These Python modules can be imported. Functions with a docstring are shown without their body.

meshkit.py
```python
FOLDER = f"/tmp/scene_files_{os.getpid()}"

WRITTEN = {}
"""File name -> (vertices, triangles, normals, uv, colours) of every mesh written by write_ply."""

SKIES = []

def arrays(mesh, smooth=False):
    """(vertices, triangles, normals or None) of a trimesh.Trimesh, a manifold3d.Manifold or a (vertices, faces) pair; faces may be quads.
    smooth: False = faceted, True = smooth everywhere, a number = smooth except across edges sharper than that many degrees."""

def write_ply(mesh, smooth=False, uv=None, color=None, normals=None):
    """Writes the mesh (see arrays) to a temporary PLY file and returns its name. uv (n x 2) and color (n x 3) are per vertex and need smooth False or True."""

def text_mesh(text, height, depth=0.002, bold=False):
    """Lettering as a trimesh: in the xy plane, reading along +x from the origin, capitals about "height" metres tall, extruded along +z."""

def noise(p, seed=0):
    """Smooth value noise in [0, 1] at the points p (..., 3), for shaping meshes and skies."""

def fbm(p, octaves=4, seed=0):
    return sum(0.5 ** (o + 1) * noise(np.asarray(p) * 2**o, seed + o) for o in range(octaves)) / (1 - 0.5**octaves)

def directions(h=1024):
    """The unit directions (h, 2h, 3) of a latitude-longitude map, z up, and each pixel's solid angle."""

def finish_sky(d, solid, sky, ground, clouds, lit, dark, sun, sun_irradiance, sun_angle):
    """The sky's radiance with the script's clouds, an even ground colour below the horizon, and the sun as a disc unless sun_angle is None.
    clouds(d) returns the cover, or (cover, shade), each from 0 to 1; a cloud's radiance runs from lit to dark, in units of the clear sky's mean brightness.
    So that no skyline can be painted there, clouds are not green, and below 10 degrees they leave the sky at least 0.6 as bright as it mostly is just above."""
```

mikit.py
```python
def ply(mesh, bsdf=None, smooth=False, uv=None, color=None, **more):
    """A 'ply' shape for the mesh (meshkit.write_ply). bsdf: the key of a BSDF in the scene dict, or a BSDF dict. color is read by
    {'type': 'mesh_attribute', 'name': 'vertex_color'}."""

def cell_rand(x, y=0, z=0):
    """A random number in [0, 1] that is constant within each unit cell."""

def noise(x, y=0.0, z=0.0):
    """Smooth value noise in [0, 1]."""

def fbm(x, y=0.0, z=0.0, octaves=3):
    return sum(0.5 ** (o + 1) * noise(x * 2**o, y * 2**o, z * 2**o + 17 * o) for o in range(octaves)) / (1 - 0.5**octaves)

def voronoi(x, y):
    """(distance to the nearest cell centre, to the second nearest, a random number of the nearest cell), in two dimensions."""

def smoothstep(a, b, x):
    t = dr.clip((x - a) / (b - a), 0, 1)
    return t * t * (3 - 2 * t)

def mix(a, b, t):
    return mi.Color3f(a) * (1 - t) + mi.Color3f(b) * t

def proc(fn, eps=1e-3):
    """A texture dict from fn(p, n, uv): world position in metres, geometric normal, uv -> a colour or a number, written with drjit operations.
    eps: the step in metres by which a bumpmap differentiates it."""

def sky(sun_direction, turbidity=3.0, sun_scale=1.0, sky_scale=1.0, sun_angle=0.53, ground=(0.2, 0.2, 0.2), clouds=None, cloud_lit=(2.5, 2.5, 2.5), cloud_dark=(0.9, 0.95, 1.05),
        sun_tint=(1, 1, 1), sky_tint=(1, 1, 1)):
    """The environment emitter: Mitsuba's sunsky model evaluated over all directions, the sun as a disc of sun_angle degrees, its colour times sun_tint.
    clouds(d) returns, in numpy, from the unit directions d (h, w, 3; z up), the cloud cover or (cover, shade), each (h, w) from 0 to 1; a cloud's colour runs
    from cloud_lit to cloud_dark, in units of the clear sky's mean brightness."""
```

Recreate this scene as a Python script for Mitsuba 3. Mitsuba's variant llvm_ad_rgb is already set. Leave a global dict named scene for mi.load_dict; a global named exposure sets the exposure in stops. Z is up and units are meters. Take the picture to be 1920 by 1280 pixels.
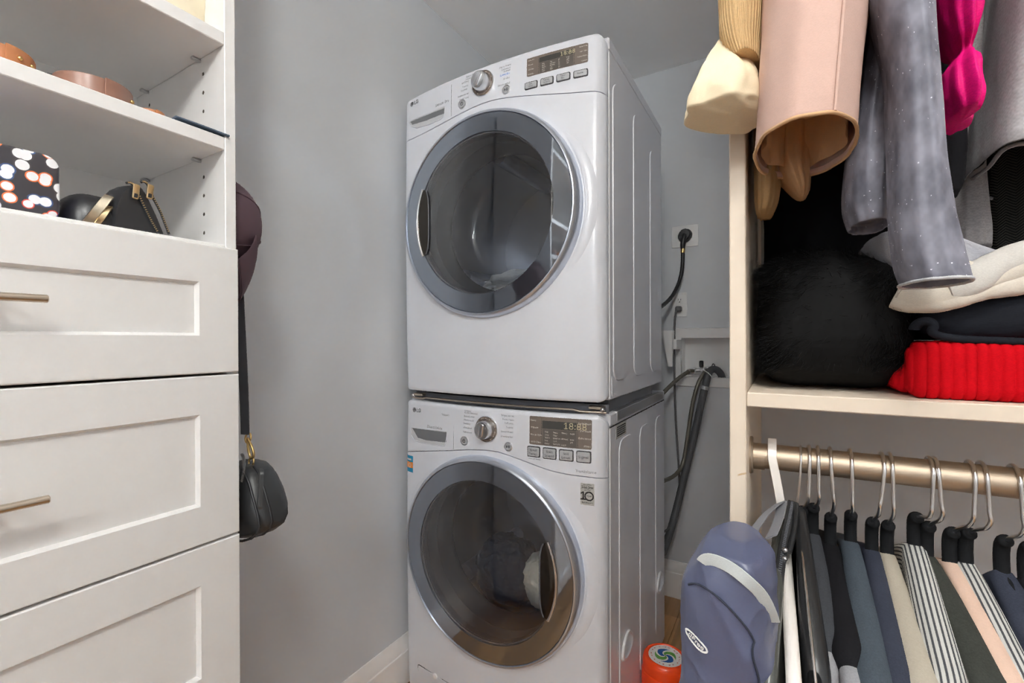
import math
import numpy as np
import trimesh
import shapely
from shapely.geometry import Polygon, box as sbox, Point, LineString
import drjit as dr
import mitsuba as mi
import mikit
import meshkit

# ---------------------------------------------------------------- camera, light, exposure
scene, labels = {}, {}
EYE = np.array([0.0, 0.0, 1.19])
FOC = 856.0                                   # focal length in pixels of the 1920 x 1280 frame
YAW, PITCH, ROLL = math.radians(30.59), math.radians(0.2), math.radians(0.2)
_f0 = np.array([-math.sin(YAW), math.cos(YAW), 0.0])
_r0 = np.array([math.cos(YAW), math.sin(YAW), 0.0])
_Z = np.array([0, 0, 1.0])
FWD = _f0 * math.cos(PITCH) - _Z * math.sin(PITCH)
_u = _Z * math.cos(PITCH) + _f0 * math.sin(PITCH)
RIGHT = _r0 * math.cos(ROLL) - _u * math.sin(ROLL)
UP = _u * math.cos(ROLL) + _r0 * math.sin(ROLL)
T = mi.ScalarTransform4f
scene['camera'] = {'type': 'perspective', 'fov_axis': 'x', 'fov': 2 * math.degrees(math.atan(960 / FOC)),
                   'near_clip': 0.02, 'far_clip': 50.0,
                   'to_world': T().look_at(origin=EYE.tolist(), target=(EYE + FWD).tolist(), up=UP.tolist())}
exposure = 2.6
LAMP_A, LAMP_B = 11.0, 13.0                    # radiance of the two ceiling lamps (room lamp, lamp by the entrance)
LAMP_TINT = (0.985, 0.985, 0.945)
scene['room_light'] = {'type': 'constant', 'radiance': {'type': 'rgb', 'value': [0.0, 0.0, 0.0]}}


def at(px, py, x=None, y=None, z=None):
    """The world point that stands at that pixel on the plane x, y or z = constant."""
    d = FWD + RIGHT * ((px - 960) / FOC) + UP * ((640 - py) / FOC)
    t = (x - EYE[0]) / d[0] if x is not None else (y - EYE[1]) / d[1] if y is not None else (z - EYE[2]) / d[2]
    return EYE + d * t


# ---------------------------------------------------------------- mesh helpers
def cat(*ms):
    ms = [m for m in ms if m is not None]
    return trimesh.util.concatenate(ms) if len(ms) > 1 else ms[0]


def rot(m, axis, deg, point=(0, 0, 0)):
    m = m.copy()
    m.apply_transform(trimesh.transformations.rotation_matrix(math.radians(deg), axis, point))
    return m


def mv(m, *p):
    m = m.copy()
    m.apply_translation(p if len(p) == 3 else p[0])
    return m


def rrect(w, h, r, n=5):
    """Closed outline (k, 2) of a rounded rectangle centred on the origin, counter-clockwise."""
    r = max(min(r, w / 2 - 1e-6, h / 2 - 1e-6), 1e-6)
    out = []
    for cx, cy, a0 in ((w / 2 - r, h / 2 - r, 0), (-w / 2 + r, h / 2 - r, 90), (-w / 2 + r, -h / 2 + r, 180), (w / 2 - r, -h / 2 + r, 270)):
        for k in range(n + 1):
            a = math.radians(a0 + 90 * k / n)
            out.append((cx + r * math.cos(a), cy + r * math.sin(a)))
    return np.array(out)


def rings(rs, cap0=True, cap1=True, closed=True):
    """Skin over a list of rings, each (k, 3)."""
    rs = [np.asarray(r, float) for r in rs]
    k = len(rs[0])
    v = np.vstack(rs)
    f = []
    kk = k if closed else k - 1
    for i in range(len(rs) - 1):
        a = i * k + np.arange(kk)
        b = i * k + (np.arange(kk) + 1) % k
        f += [np.stack([a, b, b + k], 1), np.stack([a, b + k, a + k], 1)]
    extra = []
    nv = len(v)
    if cap0:
        extra.append(rs[0].mean(0))
        a = np.arange(kk)
        f.append(np.stack([(a + 1) % k, a, np.full(kk, nv)], 1))
        nv += 1
    if cap1:
        extra.append(rs[-1].mean(0))
        a = (len(rs) - 1) * k + np.arange(kk)
        b = (len(rs) - 1) * k + (np.arange(kk) + 1) % k
        f.append(np.stack([a, b, np.full(kk, nv)], 1))
    if extra:
        v = np.vstack([v, extra])
    m = trimesh.Trimesh(v, np.vstack(f), process=False)
    return m


def fixed(m):
    """Outward normals for a closed mesh."""
    m = m.copy()
    if m.volume < 0:
        m.invert()
    return m


def plate(w, h, t, r=0.004, bev=0.0015, n=5):
    """A rounded, bevelled plate in the xy plane from z = 0 to z = t."""
    bev = min(bev, t * 0.9, w * 0.3, h * 0.3)
    a, b = rrect(w, h, r, n), rrect(w - 2 * bev, h - 2 * bev, max(r - bev, 0.0005), n)
    mid = rrect(w - 0.6 * bev, h - 0.6 * bev, max(r - 0.3 * bev, 0.0005), n)
    z = lambda p, q: np.column_stack([p, np.full(len(p), q)])
    return rings([z(a, 0), z(a, t - bev), z(mid, t - 0.3 * bev), z(b, t)])


def rbox(x0, x1, y0, y1, z0, z1, r=0.002):
    """A box with bevelled edges."""
    c = np.array([(x0 + x1) / 2, (y0 + y1) / 2, (z0 + z1) / 2])
    s = np.array([x1 - x0, y1 - y0, z1 - z0])
    r = min(r, s.min() * 0.45)
    import manifold3d
    pts = []
    for sx in (-1, 1):
        for sy in (-1, 1):
            for sz in (-1, 1):
                q = c + s / 2 * [sx, sy, sz]
                for k in range(3):
                    d = np.array([-sx, -sy, -sz]) * r
                    d[k] = 0
                    pts.append(q + d)
    m = manifold3d.Manifold.hull_points(np.array(pts))
    mm = m.to_mesh()
    return trimesh.Trimesh(np.array(mm.vert_properties[:, :3]), np.array(mm.tri_verts), process=False)


def smooth_path(pts, n=60):
    """A Catmull-Rom curve through the points."""
    from scipy.interpolate import CubicSpline
    pts = np.asarray(pts, float)
    d = np.r_[0, np.cumsum(np.linalg.norm(np.diff(pts, axis=0), axis=1) ** 0.5)]
    return CubicSpline(d, pts)(np.linspace(0, d[-1], n))


def tube(path, r, n=10, cap=True, flat=None):
    """A tube along the path; r a number or one per point; flat = (fu, fv) squashes the section."""
    p = np.asarray(path, float)
    r = np.broadcast_to(np.asarray(r, float), len(p))
    t = np.gradient(p, axis=0)
    t /= np.linalg.norm(t, axis=1, keepdims=True) + 1e-12
    u = np.cross(t[0], [0.31, 0.17, 0.93])
    if np.linalg.norm(u) < 0.2:
        u = np.cross(t[0], [1, 0, 0])
    a = np.linspace(0, 2 * np.pi, n, endpoint=False)
    fu, fv = flat or (1, 1)
    out = []
    for i in range(len(p)):
        u = u - t[i] * (u @ t[i])
        u /= np.linalg.norm(u) + 1e-12
        w = np.cross(t[i], u)
        out.append(p[i] + r[i] * (fu * np.cos(a)[:, None] * u + fv * np.sin(a)[:, None] * w))
    return rings(out, cap, cap)


def ribbon(path, width, thick, wdir):
    """A strap along the path: width along wdir (one vector or one per point), thickness across."""
    p = np.asarray(path, float)
    t = np.gradient(p, axis=0)
    t /= np.linalg.norm(t, axis=1, keepdims=True)
    w = np.broadcast_to(np.asarray(wdir, float), p.shape)
    w = w - t * (w * t).sum(1, keepdims=True)
    w = w / np.linalg.norm(w, axis=1, keepdims=True)
    nrm = np.cross(t, w)
    width = np.broadcast_to(np.asarray(width, float), len(p))[:, None]
    out = []
    for a, b in ((-1, -1), (-0.92, -1), (0.92, -1), (1, -1), (1, 1), (0.92, 1), (-0.92, 1), (-1, 1)):
        k = 0.55 if abs(a) == 1 else 1
        out.append(p + w * width / 2 * a + nrm * thick / 2 * b * k)
    return rings(np.stack(out, 1))


def lathe(profile, center, n=96, ends=False):
    """Profile of (radius, depth) about the -y axis: depth runs toward the camera side of the room."""
    a = np.linspace(0, 2 * np.pi, n, endpoint=False)
    c = np.asarray(center, float)
    out = [np.column_stack([c[0] + r * np.cos(a), np.full(n, c[1] - d), c[2] + r * np.sin(a)]) for r, d in profile]
    return rings(out, ends, ends)


def lathe_z(profile, center, n=48, ends=True):
    a = np.linspace(0, 2 * np.pi, n, endpoint=False)
    c = np.asarray(center, float)
    out = [np.column_stack([c[0] + r * np.cos(a), c[1] + r * np.sin(a), np.full(n, c[2] + z)]) for r, z in profile]
    return rings(out, ends, ends)


def curved_panel(poly, fn, t, gx, gz):
    """The region poly of the xz plane, bent to y = fn(x, z), thickness t (its front toward -y)."""
    pts, idx, tris = [], {}, []

    def vid(p):
        k = (round(p[0], 6), round(p[1], 6))
        if k not in idx:
            idx[k] = len(pts)
            pts.append(k)
        return idx[k]

    prep = shapely.prepared.prep(poly)
    for i in range(len(gx) - 1):
        for j in range(len(gz) - 1):
            cell = sbox(gx[i], gz[j], gx[i + 1], gz[j + 1])
            if not prep.intersects(cell):
                continue
            if prep.contains(cell):
                q = [vid(p) for p in ((gx[i], gz[j]), (gx[i + 1], gz[j]), (gx[i + 1], gz[j + 1]), (gx[i], gz[j + 1]))]
                tris += [(q[0], q[1], q[2]), (q[0], q[2], q[3])]
                continue
            g = poly.intersection(cell)
            for h in getattr(g, 'geoms', [g]):
                if h.geom_type != 'Polygon' or h.area < 1e-10:
                    continue
                v, f = trimesh.creation.triangulate_polygon(h, engine='earcut')
                ids = [vid(p) for p in v]
                for a, b, c in f:
                    if len({ids[a], ids[b], ids[c]}) == 3:
                        tris.append((ids[a], ids[b], ids[c]))
    p = np.array(pts)
    f = np.array(tris)
    e = p[f[:, 1]] - p[f[:, 0]]
    g = p[f[:, 2]] - p[f[:, 0]]
    neg = e[:, 0] * g[:, 1] - e[:, 1] * g[:, 0] < 0
    f[neg] = f[neg][:, ::-1]
    y = fn(p[:, 0], p[:, 1])
    front = np.column_stack([p[:, 0], y, p[:, 1]])
    back = np.column_stack([p[:, 0], y + t, p[:, 1]])
    n = len(p)
    ed = np.vstack([f[:, [0, 1]], f[:, [1, 2]], f[:, [2, 0]]])
    key = np.sort(ed, axis=1)
    _, inv, cnt = np.unique(key, axis=0, return_inverse=True, return_counts=True)
    b = ed[cnt[inv.ravel()] == 1]
    walls = np.vstack([np.stack([b[:, 1], b[:, 0], b[:, 0] + n], 1), np.stack([b[:, 1], b[:, 0] + n, b[:, 1] + n], 1)])
    return trimesh.Trimesh(np.vstack([front, back]), np.vstack([f, f[:, ::-1] + n, walls]), process=False)


def on_surface(m, fn, x0, z0):
    """A flat mesh (u right, v up, w out) laid on the front y = fn(x, z) at (x0, z0)."""
    v = np.array(m.vertices)
    x, z = x0 + v[:, 0], z0 + v[:, 1]
    return trimesh.Trimesh(np.column_stack([x, fn(x, z) - v[:, 2], z]), np.array(m.faces), process=False)


def text(s, h, depth=0.0006, bold=False, align='l', maxw=None):
    m = meshkit.text_mesh(s, h, depth, bold)
    w = m.bounds[1][0]
    if maxw and w > maxw:
        m.apply_scale([maxw / w, 1, 1])
        w = maxw
    return mv(m, {'l': 0, 'c': -w / 2, 'r': -w}[align], 0, 0)


def frame_at(m, origin, xdir, ydir):
    """Places a flat mesh: its x along xdir, its y along ydir, its z along their cross product."""
    xd = np.asarray(xdir, float) / np.linalg.norm(xdir)
    yd = np.asarray(ydir, float)
    yd = yd - xd * (yd @ xd)
    yd /= np.linalg.norm(yd)
    M = np.eye(4)
    M[:3, 0], M[:3, 1], M[:3, 2], M[:3, 3] = xd, yd, np.cross(xd, yd), origin
    m = m.copy()
    m.apply_transform(M)
    return m


def wrinkle(m, amp, scale, seed=0, octaves=3, axis_scale=(1, 1, 1)):
    """Pushes the vertices along their normals by noise."""
    m = m.copy()
    v = np.array(m.vertices)
    n = np.array(m.vertex_normals)
    d = meshkit.fbm(v * scale * np.array(axis_scale), octaves, seed) - 0.5
    m.vertices = v + n * (d * 2 * amp)[:, None]
    return m


# ---------------------------------------------------------------- naming
def free(name):
    if name not in scene and name not in labels and not any(k.startswith(name + '__') for k in scene):
        return name
    i = 1
    while f'{name}_{i:03d}' in scene or f'{name}_{i:03d}' in labels or any(k.startswith(f'{name}_{i:03d}__') for k in scene):
        i += 1
    return f'{name}_{i:03d}'


def thing(name, label, category, group=None):
    key = free(name)
    labels[key] = {'label': label, 'category': category}
    if group:
        labels[key]['group'] = group
    return key


def add(parent, name, mesh, bsdf, smooth=30, label=None, **kw):
    """One mesh: a part of parent."""
    base = f'{parent}__{name}'
    key, i = base, 1
    while key in scene:
        key = f'{base}_{i:03d}'
        i += 1
    scene[key] = mikit.ply(mesh, bsdf, smooth=smooth, **kw)
    if label:
        labels[key] = {'label': label}
    return key


def solo(name, mesh, bsdf, label, category, smooth=30, group=None, kind=None, **kw):
    key = thing(name, label, category, group)
    if kind:
        labels[key]['kind'] = kind
    scene[key] = mikit.ply(mesh, bsdf, smooth=smooth, **kw)
    return key


def structure(name, mesh, bsdf, label, smooth=False):
    scene[name] = mikit.ply(mesh, bsdf, smooth=smooth)
    labels[name] = {'label': label, 'category': name.split('_')[0], 'kind': 'structure'}
    return name


# ---------------------------------------------------------------- materials
def pr(color, rough=0.5, **kw):
    if not isinstance(color, dict):
        color = {'type': 'rgb', 'value': list(color)}
    d = {'type': 'principled', 'base_color': color, 'roughness': rough}
    d.update(kw)
    return {'type': 'twosided', 'bsdf': d}


def srgb(r, g, b):
    c = np.array([r, g, b]) / 255.0
    return tuple(float(q) for q in np.where(c <= 0.04045, c / 12.92, ((c + 0.055) / 1.055) ** 2.4))


def mat(name, d):
    scene['mat_' + name] = d
    return 'mat_' + name


def bumped(d, fn, scale, eps=1e-3):
    inner = d['bsdf'] if d['type'] == 'twosided' else d
    return {'type': 'twosided', 'bsdf': {'type': 'bumpmap', 'arbitrary': mikit.proc(fn, eps), 'scale': scale, 'bsdf': inner}}


M = {}


def paint_bump(p, n, uv):
    return mikit.fbm(p.x * 260, p.y * 260, p.z * 260, 2)


M['wall'] = mat('wall', bumped(pr(srgb(202, 205, 209), 0.45, specular=0.35), paint_bump, 0.00010))
M['ceiling'] = mat('ceiling', pr(srgb(240, 240, 239), 0.8))
M['trim'] = mat('trim', pr(srgb(232, 230, 228), 0.35))
M['cabinet'] = mat('cabinet', pr(srgb(213, 212, 211), 0.42))
M['closet'] = mat('closet', pr(srgb(208, 194, 177), 0.45))


def wood(p, n, uv):
    plank = mikit.cell_rand(dr.floor(p.x / 0.125), dr.floor(p.y / 1.15 + mikit.cell_rand(dr.floor(p.x / 0.125), 3, 1)), 5)
    g = mikit.fbm(p.x * 60, p.y * 4 + plank * 40, 2.0, 4)
    c = mikit.mix(srgb(128, 92, 56), srgb(172, 130, 84), g)
    return c * (0.75 + 0.5 * plank)


M['wood'] = mat('wood', pr(mikit.proc(wood), 0.3, specular=0.5))
M['under'] = mat('under', pr(srgb(40, 30, 20), 0.8))
M['enamel'] = mat('enamel', pr(srgb(214, 217, 225), 0.16, specular=0.5, clearcoat=0.6, clearcoat_gloss=0.95))
M['side'] = mat('side', pr(srgb(208, 210, 217), 0.24, specular=0.5))
M['plastic'] = mat('plastic', pr(srgb(225, 226, 231), 0.22, specular=0.5))
M['seam'] = mat('seam', pr(srgb(50, 50, 54), 0.6))
M['chrome'] = mat('chrome', pr((0.78, 0.79, 0.82), 0.07, metallic=1.0))
M['silver'] = mat('silver', pr(srgb(196, 202, 214), 0.22, metallic=0.85))
M['steel'] = mat('steel', pr((0.55, 0.55, 0.56), 0.3, metallic=1.0))
M['bezel'] = mat('bezel', pr(srgb(160, 168, 180), 0.035, metallic=0.95))
M['brownpanel'] = mat('brownpanel', pr(srgb(108, 97, 90), 0.25, specular=0.5))
M['lcd'] = mat('lcd', pr(srgb(52, 52, 50), 0.12, specular=0.6))
M['digit'] = mat('digit', pr(srgb(190, 180, 150), 0.5))
M['print'] = mat('print', pr(srgb(120, 122, 128), 0.5))
M['printblue'] = mat('printblue', pr(srgb(70, 120, 200), 0.5))
M['printwhite'] = mat('printwhite', pr(srgb(205, 200, 195), 0.5))
M['printdark'] = mat('printdark', pr(srgb(70, 72, 78), 0.5))
M['button'] = mat('button', pr(srgb(176, 178, 182), 0.3, metallic=0.3))
M['black'] = mat('black', pr(srgb(24, 24, 26), 0.35))
M['rubber'] = mat('rubber', pr(srgb(58, 60, 64), 0.55))
M['drum'] = mat('drum', pr((0.36, 0.37, 0.40), 0.35, metallic=0.9))
M['darkplastic'] = mat('darkplastic', pr(srgb(84, 86, 92), 0.3))
M['glass'] = mat('glass', {'type': 'thindielectric', 'int_ior': 1.75, 'specular_transmittance': {'type': 'rgb', 'value': [0.78, 0.80, 0.82]}})
M['bowl'] = mat('bowl', {'type': 'thindielectric', 'int_ior': 1.5, 'specular_transmittance': {'type': 'rgb', 'value': [0.78, 0.80, 0.83]}})
M['nickel'] = mat('nickel', pr(srgb(196, 184, 170), 0.28, metallic=1.0))
M['rod'] = mat('rod', pr(srgb(192, 174, 154), 0.5, metallic=1.0))
M['brass'] = mat('brass', pr(srgb(212, 180, 120), 0.25, metallic=1.0))

# ---------------------------------------------------------------- the room
XL, YB, ZC = -1.137, 2.20, 2.445               # left wall, back wall of the alcove, ceiling
XR, YF = 1.25, -1.75                          # right wall, wall behind the camera
YP = 1.13                                     # wall behind the clothes rods
XP = -0.052                                   # right side of the laundry alcove

fl = rbox(XL - 0.1, XR + 0.1, YF - 0.1, YB + 0.1, -0.06, -0.012)
structure('floor', fl, M['under'], 'dark brown wooden plank floor')
rng = np.random.default_rng(5)
px_ = XL
row = 0
while px_ < XR:
    y0 = YF - rng.uniform(0, 1.1)
    while y0 < YB:
        y1 = y0 + 1.15
        a, b = max(y0, YF), min(y1, YB)
        if b - a > 0.02:
            add('floor', 'plank', rbox(px_ + 0.0006, min(px_ + 0.1244, XR), a + 0.0006, b - 0.0006, -0.012, 0.0, 0.0012), M['wood'], False)
        y0 = y1
    px_ += 0.125
structure('wall_left', rbox(XL - 0.1, XL, YF, YB + 0.1, 0, ZC), M['wall'], 'light gray painted wall left of the stacked machines')
structure('wall_right', rbox(XR, XR + 0.1, YF, YP + 0.1, 0, ZC), M['wall'], 'gray painted wall at the right end of the closet')
structure('wall_front', rbox(XL - 0.1, XR + 0.1, YF - 0.1, YF, 0, ZC), M['wall'], 'gray painted wall behind the camera')
structure('wall_closet', rbox(XP, XR + 0.1, YP, YP + 0.1, 0, ZC), M['wall'], 'gray wall behind the hanging rods')
structure('wall_alcove', rbox(XP, XP + 0.1, YP + 0.1, YB, 0, ZC), M['wall'], 'gray side wall of the laundry alcove')
structure('ceiling', rbox(XL - 0.1, XR + 0.1, YF - 0.1, YB + 0.1, ZC, ZC + 0.08), M['ceiling'], 'pale gray flat ceiling')

# back wall with the opening of the recessed valve box
c0, c1 = at(1276.5, 633, y=YB), at(1276.5, 706, y=YB)
BX0, BZ1, BZ0 = c0[0], c0[2], c1[2]
BX1 = BX0 + 0.30
wb = shapely.difference(sbox(XL - 0.1, 0, XP + 0.1, ZC), sbox(BX0, BZ0, BX1, BZ1))
wbm = trimesh.creation.extrude_polygon(wb, 0.1, engine='earcut')
wbm.apply_transform(np.array([[1, 0, 0, 0], [0, 0, -1, YB + 0.1], [0, 1, 0, 0], [0, 0, 0, 1.0]]))
structure('wall_back', fixed(wbm), M['wall'], 'gray painted wall behind the stacked machines')


def base_profile(h=0.165, t=0.016):
    return [(0, 0), (t, 0), (t, h - 0.052), (t - 0.003, h - 0.048), (t - 0.003, h - 0.036), (t - 0.006, h - 0.02), (t - 0.009, h - 0.008), (t - 0.012, h), (0, h)]


def extrude_profile(prof, origin, along, out, length):
    o, al, ou = (np.asarray(q, float) for q in (origin, along, out))
    r0 = np.array([o + ou * a + np.array([0, 0, b]) for a, b in prof])
    return fixed(rings([r0, r0 + al * length]))


structure('baseboard_left', extrude_profile(base_profile(), (XL, 0.44, 0), (0, 1, 0), (1, 0, 0), YB - 0.44), M['trim'], 'white moulded baseboard along the left wall', 30)
structure('baseboard_back', extrude_profile(base_profile(), (XL + 0.016, YB, 0), (1, 0, 0), (0, -1, 0), XP - XL - 0.016), M['trim'], 'white moulded baseboard along the back wall', 30)


def lamp(x, y, z, rad, power, label):
    """A globe lamp on a short stem under the ceiling."""
    k = thing('ceiling_light', label, 'ceiling light')
    add(k, 'canopy', mv(trimesh.creation.cylinder(0.06, 0.022, sections=48), x, y, ZC - 0.011), M['steel'], 30)
    add(k, 'stem', mv(trimesh.creation.cylinder(0.009, ZC - z - rad - 0.018, sections=20), x, y, (ZC - 0.02 + z + rad) / 2), M['steel'], 30)
    g = trimesh.creation.icosphere(4, rad)
    scene[f'{k}__globe'] = {**mikit.ply(mv(g, x, y, z), pr((0.9, 0.9, 0.9), 0.4), smooth=True),
                            'emitter': {'type': 'area', 'radiance': {'type': 'rgb', 'value': [power * q for q in LAMP_TINT]}}}


lamp(0.15, -0.32, 2.17, 0.11, LAMP_A, 'white globe ceiling lamp above the middle of the closet')
lamp(0.20, -1.25, 2.17, 0.11, LAMP_B, 'white globe ceiling lamp near the closet entrance')

# ---------------------------------------------------------------- the two machines
WX0, WX1 = -1.104, -0.397
WXC, WHALF = (WX0 + WX1) / 2, (WX1 - WX0) / 2
YS = 1.185                                     # where the side panels begin


class Front:
    def __init__(self, z0, z1):
        self.z0, self.z1 = z0, z1

    def __call__(self, x, z):
        x, z = np.asarray(x, float), np.asarray(z, float)
        u = (x - WXC) / WHALF
        v = (z - (self.z0 + self.z1) / 2) / ((self.z1 - self.z0) / 2)
        y = 1.110 + 0.033 * np.minimum(u * u, 1) + 0.008 * v * v
        r = 0.030
        d = np.clip(WHALF - np.abs(x - WXC), 0, r)
        y = y + (r - np.sqrt(np.maximum(r * r - (r - d) ** 2, 0)))
        r = 0.014
        d = np.clip(np.minimum(z - self.z0, self.z1 - z), 0, r)
        return y + 0.8 * (r - np.sqrt(np.maximum(r * r - (r - d) ** 2, 0)))

    def at(self, px, py):
        y = 1.12
        for _ in range(30):
            p = at(px, py, y=y)
            y = 0.5 * y + 0.5 * float(self(min(max(p[0], WX0 + 0.002), WX1 - 0.002), min(max(p[2], self.z0), self.z1)))
        p = at(px, py, y=y)
        return p[0], p[2]

    def px(self, x, z):
        """metres per picture pixel, upright, there"""
        return float(np.dot(np.array([x, self(x, z), z]) - EYE, FWD)) / FOC


def grid_lines(lo, hi, step, fine, r):
    a = np.linspace(0, math.pi / 2, fine + 1)[:-1]
    edge = r * (1 - np.cos(a))
    mid = np.linspace(lo + r, hi - r, int((hi - lo - 2 * r) / step) + 1)
    return np.r_[lo + edge, mid, (hi - edge)[::-1]]


def outline(z0, z1, r_top, r_bot):
    x0, x1 = WX0 + 0.0006, WX1 - 0.0006
    p = []
    for cx, cz, a0, r in ((x1, z1, 0, r_top), (x0, z1, 90, r_top), (x0, z0, 180, r_bot), (x1, z0, 270, r_bot)):
        sx, sz = (1 if cx == x1 else -1), (1 if cz == z1 else -1)
        for k in range(7):
            a = math.radians(a0 + 15 * k)
            p.append((cx - sx * r + r * math.cos(a), cz - sz * r + r * math.sin(a)))
    return Polygon(p)


def machine(name, label, cat_, z0, z1, zdoor, seam_px, R=0.302, y_back=1.80):
    k = thing(name, label, cat_)
    fn = Front(z0, z1)
    o = outline(z0 + 0.003, z1 - 0.001, 0.03, 0.02)
    sp = [fn.at(*q) for q in seam_px]
    sp = smooth_path([(a, 0, b) for a, b in sp], 40)[:, [0, 2]]
    sp = np.vstack([[WX0 - 0.05, sp[0, 1]], sp, [WX1 + 0.05, sp[-1, 1]]])
    upper = Polygon(np.vstack([sp + [0, 0.0011], [[WX1 + 0.05, z1 + 1], [WX0 - 0.05, z1 + 1]]]))
    lower = Polygon(np.vstack([sp - [0, 0.0011], [[WX1 + 0.05, z0 - 1], [WX0 - 0.05, z0 - 1]]]))
    hole = Point(WXC + 0.0, zdoor).buffer(0.285, 48)
    gx = grid_lines(WX0 + 0.0006, WX1 - 0.0006, 0.02, 7, 0.030)
    gz = grid_lines(z0 + 0.003, z1 - 0.001, 0.025, 5, 0.014)
    add(k, 'control_panel', curved_panel(o.intersection(upper).buffer(0), fn, 0.01, gx, gz), M['enamel'], 35)
    add(k, 'front_panel', curved_panel(o.intersection(lower).difference(hole).buffer(0), fn, 0.01, gx, gz), M['enamel'], 35)
    # the seam's dark bottom, behind the two panels
    band = LineString(sp).buffer(0.004).intersection(o.buffer(-0.004)).difference(hole)
    add(k, 'panel_seam', curved_panel(band, lambda x, z: fn(x, z) + 0.0102, 0.004, gx, gz), M['seam'], 35)
    # body
    zl, zh = z0 + 0.006, z1 - 0.03
    add(k, 'cabinet', cat(rbox(WX0, WX0 + 0.008, YS, y_back, zl, zh, 0.003), rbox(WX1 - 0.008, WX1, YS, y_back, zl, zh, 0.003),
                          rbox(WX0 + 0.004, WX1 - 0.004, y_back - 0.008, y_back, zl, zh, 0.003), rbox(WX0 + 0.004, WX1 - 0.004, YS, y_back, zl, zl + 0.008, 0.003),
                          rbox(WX0 + 0.004, WX1 - 0.004, YS, y_back, zh - 0.008, zh, 0.003)), M['side'], 30)
    return k, fn


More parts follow.
